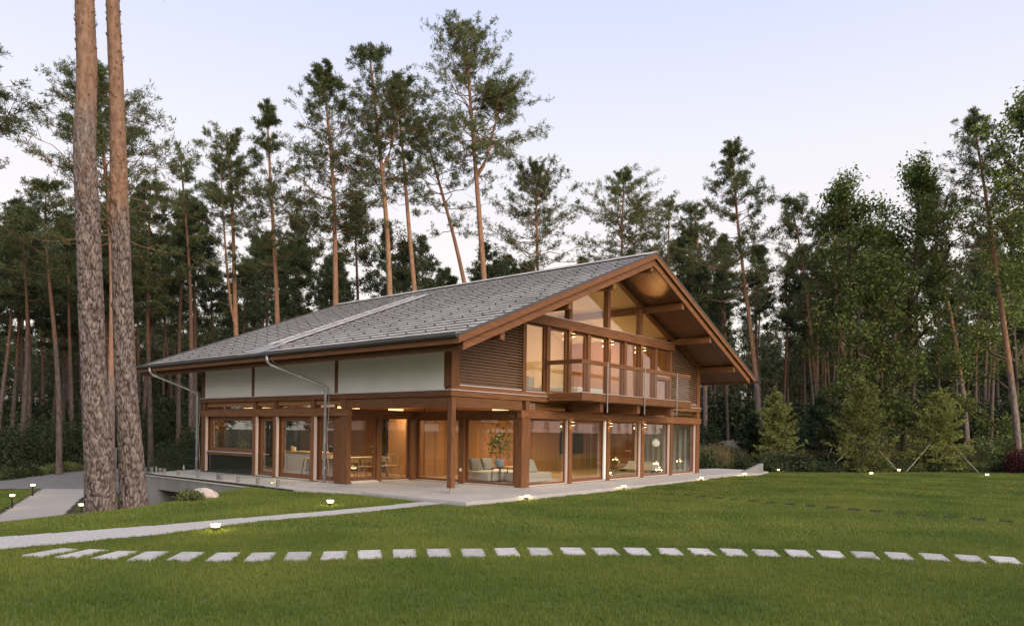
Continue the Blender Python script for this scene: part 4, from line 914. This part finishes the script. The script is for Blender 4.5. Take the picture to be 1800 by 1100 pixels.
T2P = [(0.01, -0.02, -0.76), (0.0, 0.0, -0.36), (-0.01, 0.02, -0.01), (-0.05, 0.06, 0.88), (-0.09, 0.11, 1.63), (-0.15, 0.18, 2.53), (-0.19, 0.23, 3.43), (-0.22, 0.27, 4.63), (-0.25, 0.31, 5.83), (-0.29, 0.35, 6.72), (-0.31, 0.38, 7.77), (-0.34, 0.41, 8.82), (-0.36, 0.44, 9.72), (-0.38, 0.46, 10.62), (-0.42, 0.51, 11.52), (-0.45, 0.55, 12.42), (-0.48, 0.58, 13.31), (-0.53, 0.65, 14.81), (-0.61, 0.74, 17.96)]
T2R = [0.40, 0.34, 0.308, 0.285, 0.27, 0.251, 0.24, 0.229, 0.214, 0.21, 0.202, 0.191, 0.184, 0.176, 0.172, 0.161, 0.157, 0.142, 0.112]
for (tp, tr, loc, lab, bm, sd_, h) in ((T1P, T1R, (-7.16, 5.39, 0), 'thicker left one of two huge pine trunks by the path, grey plated bark below orange', big_bark1, 31, 21), (T2P, T2R, (-6.37, 5.37, 0), 'thinner right one of two huge pine trunks by the path, leaning next to the house', big_bark2, 32, 22)):
    e = empty('pine_tree', loc, 0, lab, 'tree', 'two big pines in front of the house')
    me, c, a = big_trunk(sd_, tp, tr, bm); link('trunk', me, e)
    r = np.random.default_rng(sd_); n = len(c); out = np.stack([np.cos(a), np.sin(a), 0*a], 1); tg = np.stack([-np.sin(a), np.cos(a), 0*a], 1); w_ = r.uniform(.015, .04, n)[:, None]; hh = r.uniform(.03, .09, n)[:, None]; lift = r.uniform(.01, .045, n)[:, None]; zz = np.array([0, 0, 1.])
    V = np.stack([c-tg*w_, c+tg*w_, c+tg*w_*.7+zz*hh+out*lift, c-tg*w_*.7+zz*hh+out*lift], 1).reshape(-1, 3)
    tag(link('bark_flake', npmesh('bark_flake', V, np.arange(n*4).reshape(-1, 4), pine_bark), e), kind='stuff')
    wood, crown = pine(sd_, h, 14.5, 3.2, (tp[-1][0], tp[-1][1]), nb=40, r0=.12, wob=0, dead=0, bare=True)
    link('branches', npmesh('branches', *wood, pine_bark, True), e); link('crown', npmesh('crown', *crown, needle_m), e)

# ------------------------------------------------------------------ single pines one can tell apart
HERO = [
 ('h0', .40, 24.07, 20.3, 11.6, 2.7, (-.6, .73), 90, 1.0, dict(wob=.3), 'tall orange stemmed pine rising between the two huge trunks, wide ragged crown'),
 ('h1', -.42, 34.53, 14.8, 10.0, 1.5, (0, 0), 34, .7, dict(r0=.16), 'slim straight pine at the far left with a small crown over a bare stem'),
 ('h2', .23, 30.58, 15.9, 10.2, 1.9, (-.3, .4), 40, .8, dict(r0=.17), 'straight pine left of the huge trunks, its foot in the roadside scrub'),
 ('h3', 5.28, 30.73, 17.4, 9.8, 1.5, (-.2, .25), 52, 1.0, {}, 'dark bushy pine just right of the huge trunks'),
 ('h4', 7.34, 29.8, 20.4, 13.0, 1.3, (-.5, .6), 34, .5, dict(r0=.17, shape='cone'), 'thin half bare pine with a sparse see-through top'),
 ('h5', 10.43, 29.2, 22.4, 14.6, 2.0, (-1.06, 1.29), 50, .9, dict(fork=(9.5, -1.0, .4, .8)), 'twin stemmed pine with a narrow crown left of the roof ridge'),
 ('h6', 11.44, 26.38, 23.1, 13.2, 1.9, (-.7, .85), 56, .9, dict(shape='cone'), 'narrow pointed pine behind the left end of the roof ridge'),
 ('h7', 11.33, 20.22, 23.9, 12.3, 2.6, (-.87, 1.06), 84, 1.1, dict(shape='flat', wob=.3), 'broad dark pine crown above the left end of the roof ridge'),
 ('h8', 14.6, 19.38, 26.2, 17.4, 2.4, (-.75, .91), 56, .9, dict(fork=(19, .9, -.8, .75), wob=.4), 'tall pine with bare leaning orange stem and forked upswept crown'),
 ('h9', 18.16, 19.78, 25.2, 16.8, 1.7, (-1.56, 1.9), 40, .7, dict(), 'leaning pine with a thin crown between the two tallest pines'),
 ('h10', 22.9, 18.8, 24.1, 15.5, 2.3, (-3.0, 3.6), 42, .8, dict(shape='flat'), 'strongly leaning pine with a drooping one-sided crown before the tallest pine'),
 ('h11', 22.08, 17.5, 29.2, 19.4, 3.2, (-1.6, 1.9), 80, 1.0, dict(fork=(19.5, 1.0, -1.2, .55), wob=.35), 'tallest pine with forked stem standing clear against the sky over the roof'),
 ('h12', 31.83, 20.47, 22.9, 13.5, 3.3, (-.4, .48), 80, 1.1, dict(), 'dense rounded pine behind the middle of the roof ridge'),
 ('h13', 37.29, 16.96, 22.9, 14.8, 3.5, (0, 0), 70, .9, dict(fork=(9, 1.2, -1.0, .9), shape='flat'), 'twin stemmed broad pine just left of the gable peak'),
 ('h14', 41.37, 15.16, 21.5, 14.0, 2.6, (0, 0), 46, .9, {}, 'rounded pine right behind the gable peak'),
 ('h15', 38.2, 9.56, 19.9, 11.6, 1.7, (-.56, .68), 50, .9, {}, 'slender pine just right of the gable peak'),
 ('h16', 33.01, 3.27, 21.0, 11.2, 2.6, (-1.29, 1.57), 74, .9, dict(shape='cone'), 'tall pointed pine beside the right eave with a curved orange stem'),
 ('h17', 33.55, -.53, 16.6, 9.2, 1.7, (-1.78, 2.17), 44, .7, dict(wob=.3), 'leaning slim pine in the gap right of the house'),
 ('h18', 39.07, -.96, 17.0, 11.0, 1.9, (-1.1, 1.33), 50, .9, dict(wob=.55), 'dark pine with a bent pale stem left of the leafy oaks'),
 ('h19', 39.45, -7.72, 17.9, 10.4, 1.7, (-1.58, 1.92), 40, .7, {}, 'leaning orange pine stem right of the leafy oaks'),
 ('h20', 34.2, -10.78, 19.4, 11.0, 2.3, (-2.01, 2.45), 60, .8, dict(wob=.2, shape='flat'), 'tall leaning pine near the right edge above the scrub'),
 ('off', -9.3, 15.9, 14.6, 11.3, 2.0, (0, 0), 60, 1.0, dict(shape='flat', sub=12, tuft_l=.17, k=12, r0=.14), 'pine at the left edge with only a branch tip in view'),
]
for i, (k, u, v, h, cb, R_, lean, nb, dens, kw, lab) in enumerate(HERO):
    wood, crown = pine(100+i, h+.1, cb, R_*1.32, lean, nb=nb, dens=dens*1.75, **dict(dict(tuft_l=.22, k=8, dead=6), **kw))
    add_tree('pine_tree', wood, crown, (u, v, gz(u, v)-.1), lab, 'tree', None, pine_bark_shaded if k in ('h1', 'h2', 'h3', 'h4') else pine_bark, needle_m)
# broadleaved trees
BL = [
 ('oak_tree', 31.98, -3.35, 17.4, .8, 3.5, (-.8, .96), dict(limbs=34, leaf=.21, per=11, tw=9, asc=(12, 62)), oak_leaf, oak_bark, 'left one of two big leafy oaks, green down to the ground'),
 ('oak_tree', 34.62, -4.99, 18.8, 1.2, 3.2, (.07, -.08), dict(limbs=34, leaf=.21, per=11, tw=9, asc=(15, 65)), oak_leaf, oak_bark, 'right one of two big leafy oaks, taller with open top branches'),
 ('oak_tree', 40.2, -10.2, 16.5, .8, 2.9, (0, 0), dict(limbs=24, leaf=.22, per=9, tw=8, asc=(12, 60)), oak_leaf, oak_bark, 'leafy tree filling the gap below the right edge pine'),
 ('oak_tree', 32.0, -12.0, 20.2, 9.2, 2.9, (-.55, .66), dict(limbs=22, leaf=.22, per=9, tw=8, asc=(20, 65)), oak_leaf, oak_bark, 'tall leafy tree cut by the right edge, dark trunk below'),
 ('birch_tree', 25.67, 31.12, 19.2, 8.0, 2.3, (0, 0), dict(limbs=18, leaf=.16, per=6, tw=6, asc=(40, 75), r0=.13, sp=.28), birch_leaf, birch_bark, 'slim white stemmed birch with thin leaves behind the roof'),
 ('birch_tree', 27.3, 33.0, 18.0, 8.4, 2.0, (.9, -.7), dict(limbs=16, leaf=.16, per=6, tw=6, asc=(40, 75), r0=.11, sp=.28), birch_leaf, birch_bark, 'leaning thin birch beside the white stemmed birch'),
]
for i, (nm, u, v, h, cb, R_, lean, kw, lm, bm, lab) in enumerate(BL):
    wood, crown = broadleaf(300+i, h, cb, R_, lean, **kw); add_tree(nm, wood, crown, (u, v, gz(u, v)-.1), lab, 'tree', None, bm, lm)

# ------------------------------------------------------------------ the wood behind: alike pines, each one its own tree
protos = []
for i in range(9):
    r = np.random.default_rng(500+i); h = 18+3*r.uniform(-1, 1); wood, crown = pine(500+i, h, h*r.uniform(.56, .70), r.uniform(1.3, 1.9), (r.uniform(-.8, .8), r.uniform(-.8, .8)), nb=int(r.uniform(40, 56)), dens=.9, k=7, tuft_l=.34, sub=6, shape=['round', 'cone', 'flat'][i % 3], wob=r.uniform(.1, .4), dead=4)
    protos.append((npmesh('trunk', *wood, pine_bark_shaded, True), npmesh('crown', *crown, needle_far), h))
def wpt(px, d):
    X = (px-900)/1261.2*d; q = Vector(M.translation)+Rv*X+Dv*d; return q.x, q.y
taken = [(x[1], x[2]) for x in HERO]+[(x[1], x[2]) for x in BL]
r = np.random.default_rng(11); cnt = 0
ZN = [(-160, 260, 42, (44, 84), 350, 500, 'slim dark pine among many in the wood behind the road', 'pines in the wood left of the house'),
      (230, 720, 24, (50, 84), 350, 520, 'dark pine among many in the wood behind the left half of the roof', 'pines in the wood behind the roof'),
      (700, 1240, 21, (58, 84), 410, 520, 'dark pine among many in the wood behind the roof ridge', 'pines in the wood behind the ridge'),
      (1220, 1960, 42, (52, 86), 390, 520, 'brown stemmed pine among many in the wood right of the house', 'pines in the wood right of the house')]
for a, b_, n, (d0, d1), y0, y1, lab, grp in ZN:
    k = tries = 0
    while k < n and tries < 3000:
        tries += 1; px = r.uniform(a, b_); d = r.uniform(d0, d1); u, v = wpt(px, d)
        if min((u-p)**2+(v-q)**2 for p, q in taken) < 2.6: continue
        if -4 < u < 20 and -4 < v < 19: continue
        if inpoly(np.array([u]), np.array([v]), ROAD)[0]: continue
        if u < 8 and v < 33 and d < 50 and px < 260: continue
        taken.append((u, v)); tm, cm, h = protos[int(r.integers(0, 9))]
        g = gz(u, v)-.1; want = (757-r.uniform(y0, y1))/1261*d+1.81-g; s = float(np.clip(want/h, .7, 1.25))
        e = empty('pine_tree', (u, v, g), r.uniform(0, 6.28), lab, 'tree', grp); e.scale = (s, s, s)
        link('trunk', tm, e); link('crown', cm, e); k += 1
# far wood that reads as one mass
for j in range(3):
    src = bpy.data.objects.new('far_pine_source', None)
    V1, F1 = pine(700+j, 17, 2.6, 2.7, nb=46, dens=.6, k=5, tuft_l=.6, sub=4, dead=0); mV, mF = V1; cV, cF = F1
    me = npmesh('far_pine', np.concatenate([mV, cV]), np.concatenate([mF, cF+len(mV)]), pine_bark_shaded); me.materials.append(needle_far); mi = np.zeros(len(me.polygons), np.int32); mi[len(mF):] = 1; me.polygons.foreach_set('material_index', mi)
    src = bpy.data.objects.new('far_pine_source', me)
    pts = []; scl = []
    while len(pts) < 330:
        if len(pts) < 240: d = r.uniform(84, 150); u, v = wpt(900+r.uniform(-1400, 1400), d); k = r.uniform(.8, 1.15)
        else:
            an = r.uniform(0, 6.28); rr_ = r.uniform(62, 95); u, v = 6+rr_*math.cos(an), -6+rr_*math.sin(an); q = Vector((u, v, 0))-Vector(M.translation); X, Dp = q.dot(Rv), q.dot(Dv); k = r.uniform(.75, 1.1)
            if Dp > 0 and abs(X)/Dp < .85: continue
            if -1.75 < math.atan2(v+6, u-6) < .15: u, v = 6+(u-6)*2.6, -6+(v+6)*2.6; k *= .30      # open side: a low far treeline
        pts.append((u, v, gz(u, v)-.2)); scl.append(k)
    scatter('distant_woods', pts, src, scl, r.uniform(0, 6.28, len(pts)), 'far pine wood closing the view all round')
# ------------------------------------------------------------------ spruces with guy ropes
for i, (u, v, h, R_, m_, lab) in enumerate(((25.56, -.26, 4.35, 1.45, spruce_m, 'young staked spruce nearest the house, light green'), (30.26, -1.26, 4.3, 1.5, spruce_dk, 'darker young spruce between two lighter staked spruces'), (27.01, -4.39, 5.1, 1.95, spruce_m, 'tallest staked young spruce in front of the oaks'), (30.21, -7.49, 4.3, 1.9, spruce_m, 'broad staked young spruce furthest to the right'), (26.9, 1.5, 3.1, 1.25, spruce_dk, 'low dark spruce behind the concrete wedge'))):
    wood, crown = spruce(800+i, h, R_); add_tree('spruce_tree', wood, crown, (u, v, gz(u, v)), lab, 'tree', 'young spruces along the lawn edge', oak_bark, m_)
ropes = [((25.63, -.34, 1.19), (25.13, -2.1), 'guy rope slanting right from the spruce nearest the house'), ((25.41, -.08, .95), (24.02, .04), 'guy rope slanting left from the spruce nearest the house'), ((30.24, -2.02, 1.2), (25.64, -2.72), 'guy rope running left from the darker spruce'), ((26.52, -3.79, .95), (25.25, -3.03), 'guy rope slanting left from the tallest spruce'), ((27.35, -4.8, 1.47), (27.18, -6.17), 'guy rope slanting right from the tallest spruce'), ((30.05, -7.3, 1.7), (27.96, -6.34), 'guy rope slanting left from the broad right spruce'), ((30.62, -8.0, 1.49), (29.8, -9.36), 'guy rope slanting right from the broad right spruce'), ((26.5, 1.74, 1.0), (25.26, 1.68), 'guy rope of the low dark spruce behind the wedge')]
for a, b_, lab in ropes:
    q = Vector((b_[0], b_[1], gz(*b_)+.03)); p = Vector(a); tag(MB().tube([q-p+Vector((0, 0, 0)), (q-p)*.5-Vector((0, 0, .02)), (0, 0, 0)], .014, 6).build('guy_rope', rope_m, None, a), lab, 'rope', 'guy ropes of the young spruces')
# ------------------------------------------------------------------ shrubs
SH = [ # u v R H mat label
 (27.6, 3.6, 1.1, 1.0, dry_m, 'dry straw coloured bush beside the right end of the house'), (29.6, 4.6, 1.2, 1.2, dry_m, 'second dry bush standing behind the straw coloured one'), (31.2, -.7, 1.5, 1.5, shrub_blue, 'blue green bush between the first two spruces'),
 (30.8, -11.3, 1.1, 1.2, red_m, 'dark red bush at the right edge of the lawn'), (32.3, -2.6, 1.3, 1.7, shrub_dk, 'dark bush at the foot of the left oak'), (33.2, -6.2, 1.4, 1.6, shrub_m, 'green bush between the two right spruces'), (31.8, 1.5, 1.5, 2.3, shrub_dk, 'tall dark bush behind the spruce nearest the house'), (33.5, .6, 1.4, 2.7, shrub_m, 'light green bush under the leaning pine'),
 (34.5, -9.4, 1.5, 1.5, shrub_m, 'olive bush in the dry scrub on the right'), (36.0, -11.0, 1.6, 1.7, shrub_m, 'olive bush under the tall right edge pine'), (31.5, 6.6, 1.6, 2.4, shrub_dk, 'dark bush in front of the concrete fence'),
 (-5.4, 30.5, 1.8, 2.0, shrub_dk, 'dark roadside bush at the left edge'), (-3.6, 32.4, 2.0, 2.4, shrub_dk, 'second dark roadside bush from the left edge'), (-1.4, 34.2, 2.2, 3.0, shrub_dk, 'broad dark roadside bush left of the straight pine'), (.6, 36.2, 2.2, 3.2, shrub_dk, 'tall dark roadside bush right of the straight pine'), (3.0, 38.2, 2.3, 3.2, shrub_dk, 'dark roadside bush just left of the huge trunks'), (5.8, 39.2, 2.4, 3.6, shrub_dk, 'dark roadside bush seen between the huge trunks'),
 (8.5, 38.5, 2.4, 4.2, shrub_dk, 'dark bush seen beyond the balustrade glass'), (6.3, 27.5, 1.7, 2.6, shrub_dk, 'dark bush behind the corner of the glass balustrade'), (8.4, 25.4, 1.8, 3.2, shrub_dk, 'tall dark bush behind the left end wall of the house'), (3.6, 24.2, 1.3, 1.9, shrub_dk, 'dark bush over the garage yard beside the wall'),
 (-8.0, 21.5, .55, .85, bark_dead, 'small bare twiggy shrub on the left lawn'), (-5.55, 3.95, .27, .13, shrub_m, 'low spreading juniper beside the pink boulder')]
for i, (u, v, R_, h, m_, lab) in enumerate(SH):
    big = R_ > 1.4; n = 520 if big else 300
    if m_ is dry_m: w_, c_ = shrub(900+i, R_, h, 300, 10, .09, 40, .12)
    elif m_ is bark_dead: w_, c_ = shrub(900+i, R_, h, 40, 6, .05, 40, .06)
    elif h < .5: w_, c_ = shrub(900+i, R_, h, 260, 12, .06, 10, .06)
    else: w_, c_ = shrub(900+i, R_, h, n, 14, .15 if big else .11, 16, .17 if big else .12)
    e = empty('shrub', (u, v, gz(u, v)), 0, lab, 'shrub'); link('stems', npmesh('stems', *w_, oak_bark, True), e); link('foliage', npmesh('foliage', *c_, m_), e)
# undergrowth and dry grass
def clump_src(nm, w_, c_, m_):
    me = npmesh(nm, np.concatenate([w_[0], c_[0]]), np.concatenate([w_[1], c_[1]+len(w_[0])]), m_); return bpy.data.objects.new(nm, me)
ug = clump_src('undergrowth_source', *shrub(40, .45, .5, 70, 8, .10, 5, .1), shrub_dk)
ug2 = clump_src('undergrowth_source', *shrub(41, .35, .35, 60, 8, .08, 5, .09), shrub_m)
pts = []; 
while len(pts) < 1500:
    px, d = r.uniform(-150, 1950), r.uniform(33, 80); u, v = wpt(px, d)
    if -3 < u < 22 and -4 < v < 17 or inpoly(np.array([u]), np.array([v]), ROAD)[0] or inpoly(np.array([u]), np.array([v]), LAWN)[0] or inpoly(np.array([u]), np.array([v]), LAWN2)[0]: continue
    if u < 2 and v < 27: continue
    if -2 < u < 6 and v < 24: continue
    pts.append((u, v, gz(u, v)))
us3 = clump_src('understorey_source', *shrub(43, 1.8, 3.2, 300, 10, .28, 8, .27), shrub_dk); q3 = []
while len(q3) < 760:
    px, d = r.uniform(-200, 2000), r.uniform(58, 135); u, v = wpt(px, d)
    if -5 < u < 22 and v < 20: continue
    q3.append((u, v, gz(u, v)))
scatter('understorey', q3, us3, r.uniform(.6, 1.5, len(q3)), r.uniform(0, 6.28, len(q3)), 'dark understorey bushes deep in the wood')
scatter('undergrowth', pts, ug, r.uniform(.6, 1.7, len(pts)), r.uniform(0, 6.28, len(pts)), 'dark low undergrowth on the forest floor')
pts = []
for k in range(420):
    t = r.uniform(0, 1); u = -14+t*17.5+r.normal()*.3; v = np.interp(u, [-14, -8, -3.3, 3.3], [27.6, 26.4, 28.0, 34.9])+abs(r.normal())*1.2; pts.append((u, v, gz(u, v)))
for k in range(260):
    t = r.uniform(0, 1); a = np.array([(21.6, 1.2), (25.6, -3.9), (28.9, -7.6), (31.2, -11.4), (34, -17)]); q = t*4; i = int(min(3, q)); p = a[i]+(a[i+1]-a[i])*(q-i); u, v = p[0]+abs(r.normal())*1.3, p[1]+abs(r.normal())*1.0+.4; pts.append((u, v, gz(u, v)))
scatter('roadside_weeds', pts, ug2, r.uniform(.45, 1.2, len(pts)), r.uniform(0, 6.28, len(pts)), 'low green weeds along the road and lawn edges')
def blades(seed, n, rad, h, w, lean, m_, nm):
    r = np.random.default_rng(seed); a = r.uniform(0, 6.28, n); q = rad*np.sqrt(r.uniform(0, 1, n)); b = np.stack([q*np.cos(a), q*np.sin(a), 0*a], 1); hh = h*r.uniform(.6, 1.1, n); az = r.uniform(0, 6.28, n); l = lean*hh*r.uniform(.2, 1.3, n); dv = np.stack([np.cos(az), np.sin(az), 0*az], 1); s = np.stack([-np.sin(az), np.cos(az), 0*az], 1)*w*.5
    up_ = np.array([0, 0, 1.]); m1 = b+dv*(l*.35)[:, None]+up_*(hh*.55)[:, None]; tp = b+dv*l[:, None]+up_*hh[:, None]
    V = np.stack([b-s, b+s, m1+s*.8, m1-s*.8, tp], 1).reshape(-1, 3); o = np.arange(n)[:, None]*5; F = np.concatenate([o+np.array([0, 1, 2]), o+np.array([0, 2, 3]), o+np.array([3, 2, 4])])
    return bpy.data.objects.new(nm, npmesh(nm, V, F, m_))
dg = blades(50, 70, .3, .9, .012, .45, dry_m, 'dry_grass_source'); pts = []
for k in range(900):
    px = r.choice([r.uniform(1660, 1960), r.uniform(1225, 1310), r.uniform(1400, 1700)], p=[.6, .2, .2]); d = r.uniform(40, 50); u, v = wpt(px, d)
    if u < 21 or inpoly(np.array([u]), np.array([v]), LAWN)[0]: continue
    pts.append((u, v, gz(u, v)))
scatter('dry_grass', pts, dg, r.uniform(.6, 1.5, len(pts)), r.uniform(0, 6.28, len(pts)), 'tall dry grass between lawn and wood')

# ------------------------------------------------------------------ stepping stones
ST = [(-10.78, -2.35), (-10.52, -2.79), (-10.26, -3.28), (-9.98, -3.70), (-9.64, -4.12), (-9.31, -4.55), (-8.95, -4.93), (-8.56, -5.28), (-8.16, -5.60), (-7.75, -5.91), (-7.34, -6.22), (-6.94, -6.54), (-6.54, -6.88), (-6.13, -7.21), (-5.72, -7.54), (-5.33, -7.90), (-4.95, -8.26), (-4.58, -8.62), (-4.20, -8.99), (-3.85, -9.37), (-3.52, -9.77), (-3.19, -10.17), (-2.86, -10.57), (-2.55, -10.98), (-2.25, -11.40), (-1.97, -11.84), (-1.69, -12.28), (-1.44, -12.72), (-1.24, -13.17)]
SA = np.interp(np.arange(29), [0, 3, 9, 16, 28], [math.atan2(.45, .893), math.atan2(.713, .70), math.atan2(.778, .628), math.atan2(.66, .75), math.atan2(.228, .974)])
stones = [(u, v, a, .38, .70) for (u, v), a in zip(ST, SA)]
g1 = len(stones)
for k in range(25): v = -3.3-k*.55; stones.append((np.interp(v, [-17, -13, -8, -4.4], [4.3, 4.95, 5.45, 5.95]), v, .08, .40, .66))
gap_shade = mat('gap_shade_stone', (0.026, 0.03, 0.014), 1.0, (0.07, 0.068, 0.045), 8, coord='World', spec=0.0)  # stones coloured near-black to stand for shaded gaps in the grass
sm = [MB().prism([(-.35, -.16), (-.34, -.172), (.34, -.175), (.35, -.165), (.352, .165), (.335, .175), (-.335, .172), (-.35, .16)], 'z', -.06, .0).mesh('stepping_stone', m_) for m_ in (stone_m, gap_shade)]
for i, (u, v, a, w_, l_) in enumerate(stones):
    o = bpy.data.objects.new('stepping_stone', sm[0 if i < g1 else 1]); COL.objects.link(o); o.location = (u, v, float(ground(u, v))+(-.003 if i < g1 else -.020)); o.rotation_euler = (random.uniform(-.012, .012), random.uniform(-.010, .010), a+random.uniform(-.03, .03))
    if i < g1: tag(o, 'pale rectangular stepping stone in the front row curving across the lawn', 'stepping stone', 'stepping stones of the front row')
    else: tag(o, 'sunken stepping stone in the overgrown row leading to the terrace', 'stepping stone', 'stepping stones of the overgrown row')
# ------------------------------------------------------------------ lawn blades
gsrc = blades(60, 12, .040, .058, .0042, .60, grass_m, 'grass_source')
gsrc2 = blades(61, 9, .060, .058, .0075, .60, grass_m, 'grass_source')
gsrc3 = blades(62, 26, .17, .058, .012, .60, grass_m, 'grass_source')
def free(u, v):
    k = inpoly(u, v, LAWN) | inpoly(u, v, LAWN2)
    for P in (PATH, DRIVE): k &= ~inpoly(u, v, P)
    k &= ~inpoly(u, v, [(p[0]+(-.12 if p[0] < 5 else .0), p[1]-.04) for p in TERR])
    for (su, sv, a, w_, l_) in stones:
        du, dv_ = u-su, v-sv; x = du*math.cos(a)+dv_*math.sin(a); y = -du*math.sin(a)+dv_*math.cos(a); k &= ~((np.abs(x) < (.345 if su < 3 else .38)) & (np.abs(y) < (.168 if su < 3 else .17)))
    return k
def grass(d0, d1, dens, src, sc):
    n = int((d1**2-d0**2)*.78*dens); d = np.sqrt(r.uniform(d0**2, d1**2, n)); X = r.uniform(-.78, .78, n)*d; u = M.translation.x+Rv.x*X+Dv.x*d; v = M.translation.y+Rv.y*X+Dv.y*d; k = free(u, v); u, v = u[k], v[k]
    scatter('grass', np.stack([u, v, ground(u, v)-.030], 1), src, sc*r.uniform(.75, 1.2, len(u)), r.uniform(0, 6.28, len(u)), 'short mown grass of the lawn')
grass(5, 13, 620, gsrc, 1.0); grass(13, 22, 300, gsrc2, 1.0); grass(22, 42, 45, gsrc3, 1.1)

# ------------------------------------------------------------------ garden lights
def garden_light(u, v, label, h=.10, w=1.0, grp='low garden lights in the lawn'):
    e = empty('garden_light', (u, v, float(ground(u, v))-.02), 0, label, 'lamp', grp)
    MB().lathe([(.05, 0), (.05, .03), (.028, .035), (.028, h-.032), (.07, h-.03), (.07, h)], 16).build('post', dark_metal, e)
    MB().lathe([(.066, h+.001), (.072, h+.015), (.072, h+.048), (.066, h+.052)], 16).build('lens', lamp_warm, e); MB().lathe([(.088, h+.054), (.092, h+.062), (.084, h+.07)], 16).build('cap', alu, e)
    plight(e, (0, 0, h+.13), .35*w, (1, .72, .34), .05)
    for k in range(3): plight(e, (.16*math.cos(k*2.1), .16*math.sin(k*2.1), h+.02), 1.6*w, (1, .70, .24), .03)
GL = [(.98, -2.02, 'garden light in front of the corner pillar'), (6.10, -2.08, 'garden light in front of the sliding door'), (12.27, -2.0, 'garden light in front of the last glazed bay'), (16.86, -1.95, 'garden light beyond the right end of the terrace'), (22.3, -1.55, 'garden light at the foot of the spruce nearest the house'), (23.5, -5.65, 'garden light at the lawn edge left of the tallest spruce'), (27.45, -6.1, 'garden light between the tallest and the broad spruce'), (26.26, -10.1, 'garden light furthest right at the lawn edge'), (-3.92, .25, 'garden light in the small lawn before the downpipe'), (-8.09, -2.05, 'garden light closest to the viewer beside the gravel path')]
for u, v, lab in GL: garden_light(u, v, 'small glowing '+lab)
for u, v, lab in [(-6.75, 13.7, 'glowing bollard light on the left lawn nearer the viewer'), (-4.85, 18.0, 'glowing bollard light on the left lawn by the road'), (-4.5, 13.3, 'glowing bollard light right of the sloping path, further off'), (-6.15, 9.5, 'glowing bollard light right of the sloping path, nearer')]:
    garden_light(u, v, lab, .42, .6, 'bollard lights along the sloping path')
# ------------------------------------------------------------------ boulder, wedge, fence, pillar, car
me = bpy.data.meshes.new('boulder'); import bmesh
bm_ = bmesh.new(); bmesh.ops.create_icosphere(bm_, subdivisions=4, radius=1)
from mathutils import noise
for v_ in bm_.verts:
    c = v_.co.copy(); k = 1+.22*noise.noise(c*1.3+Vector((3, 1, 5)))+.06*noise.noise(c*4); v_.co = Vector((c.x*.30*k, c.y*.52*k, c.z*.36*k))
for f_ in bm_.faces: f_.smooth = True
bm_.to_mesh(me); bm_.free(); me.materials.append(boulder_m)
me.transform(Matrix.Diagonal((.9, .85, .62, 1))); o = link('boulder', me, None, (-4.9, 4.5, gz(-4.9, 4.5)+.07), .3); tag(o, 'rounded pink granite boulder on the grass by the concrete wall', 'boulder')
e = MB().prism([(-.62, 0), (.42, 0), (.42, .46), (.33, .46)], 'x', -.16, .16).build('concrete_wedge', concrete, None, (19.2, -1.45, -.03), math.pi/2+math.atan2(-.64, -.78)+math.pi); tag(e, 'small grey concrete wedge at the right end of the terrace', 'wall')
e.rotation_euler.z = math.atan2(-.772, .635)+math.pi/2*3
fe = empty('concrete_fence', (34.8, 7.4, gz(34.8, 7.4)), math.atan2(-1.45, 1.18), 'grey concrete fence standing between the pine stems', 'fence')
for k in range(3): MB().box(-1.0+k*1.22, .2+k*1.22, 0, .08, 0, 1.45).build('panel', concrete, fe); MB().box(-1.12+k*1.22, -1.01+k*1.22, -.04, .12, 0, 1.55).build('post', concrete, fe)
e = empty('gate_pillar', (2.22, 28.6, gz(2.22, 28.6)), .4, 'pale concrete pillar by the road seen between the huge trunks', 'pillar'); MB().box(-.16, .16, -.16, .16, 0, 1.5).build('shaft', concrete, e); MB().box(-.19, .19, -.19, .19, 1.502, 1.56).build('cap', concrete, e)
ce = empty('parked_car', (.2, 17.6, gz(.2, 17.6)+.05), math.radians(128), 'white car parked in the sunken yard behind the huge trunks', 'car')
prof = [(-2.2, .32), (-2.22, .62), (-2.1, .88), (-1.5, .98), (.95, .96), (1.9, .82), (2.2, .62), (2.22, .32)]
MB().prism(prof, 'y', -.88, .88).build('body', white_paint, ce, bevel=.06)
cab = [(-1.85, .985), (-1.25, 1.44), (.15, 1.46), (1.0, .985)]; MB().prism([(x, z) for x, z in cab], 'y', -.76, .76).build('side_window', black_gloss, ce, bevel=.03)
MB().prism([(-1.3, 1.45), (-1.1, 1.50), (.05, 1.51), (.22, 1.46)], 'y', -.72, .72).build('roof', white_paint, ce, bevel=.02)
for sx in (-1.35, 1.35):
    for sy in (-.9, .72):
        wv = MB(); n = 24; ring = [(sx+.32*math.cos(k*2*math.pi/n), .32+.32*math.sin(k*2*math.pi/n)) for k in range(n)]; wh = wv.prism(ring, 'y', sy, sy+.18).build('wheel', dark_metal, ce); MB().prism([(sx+.2*math.cos(k*2*math.pi/n), .32+.2*math.sin(k*2*math.pi/n)) for k in range(n)], 'y', sy-.006, sy+.186).build('rim', steel, wh)
for sy in (-.62, .62): MB().box(2.14, 2.24, sy-.16, sy+.16, .62, .74).build('headlight', rail_glass, ce); MB().box(-2.24, -2.16, sy-.16, sy+.16, .68, .82).build('tail_light', red_m, ce)
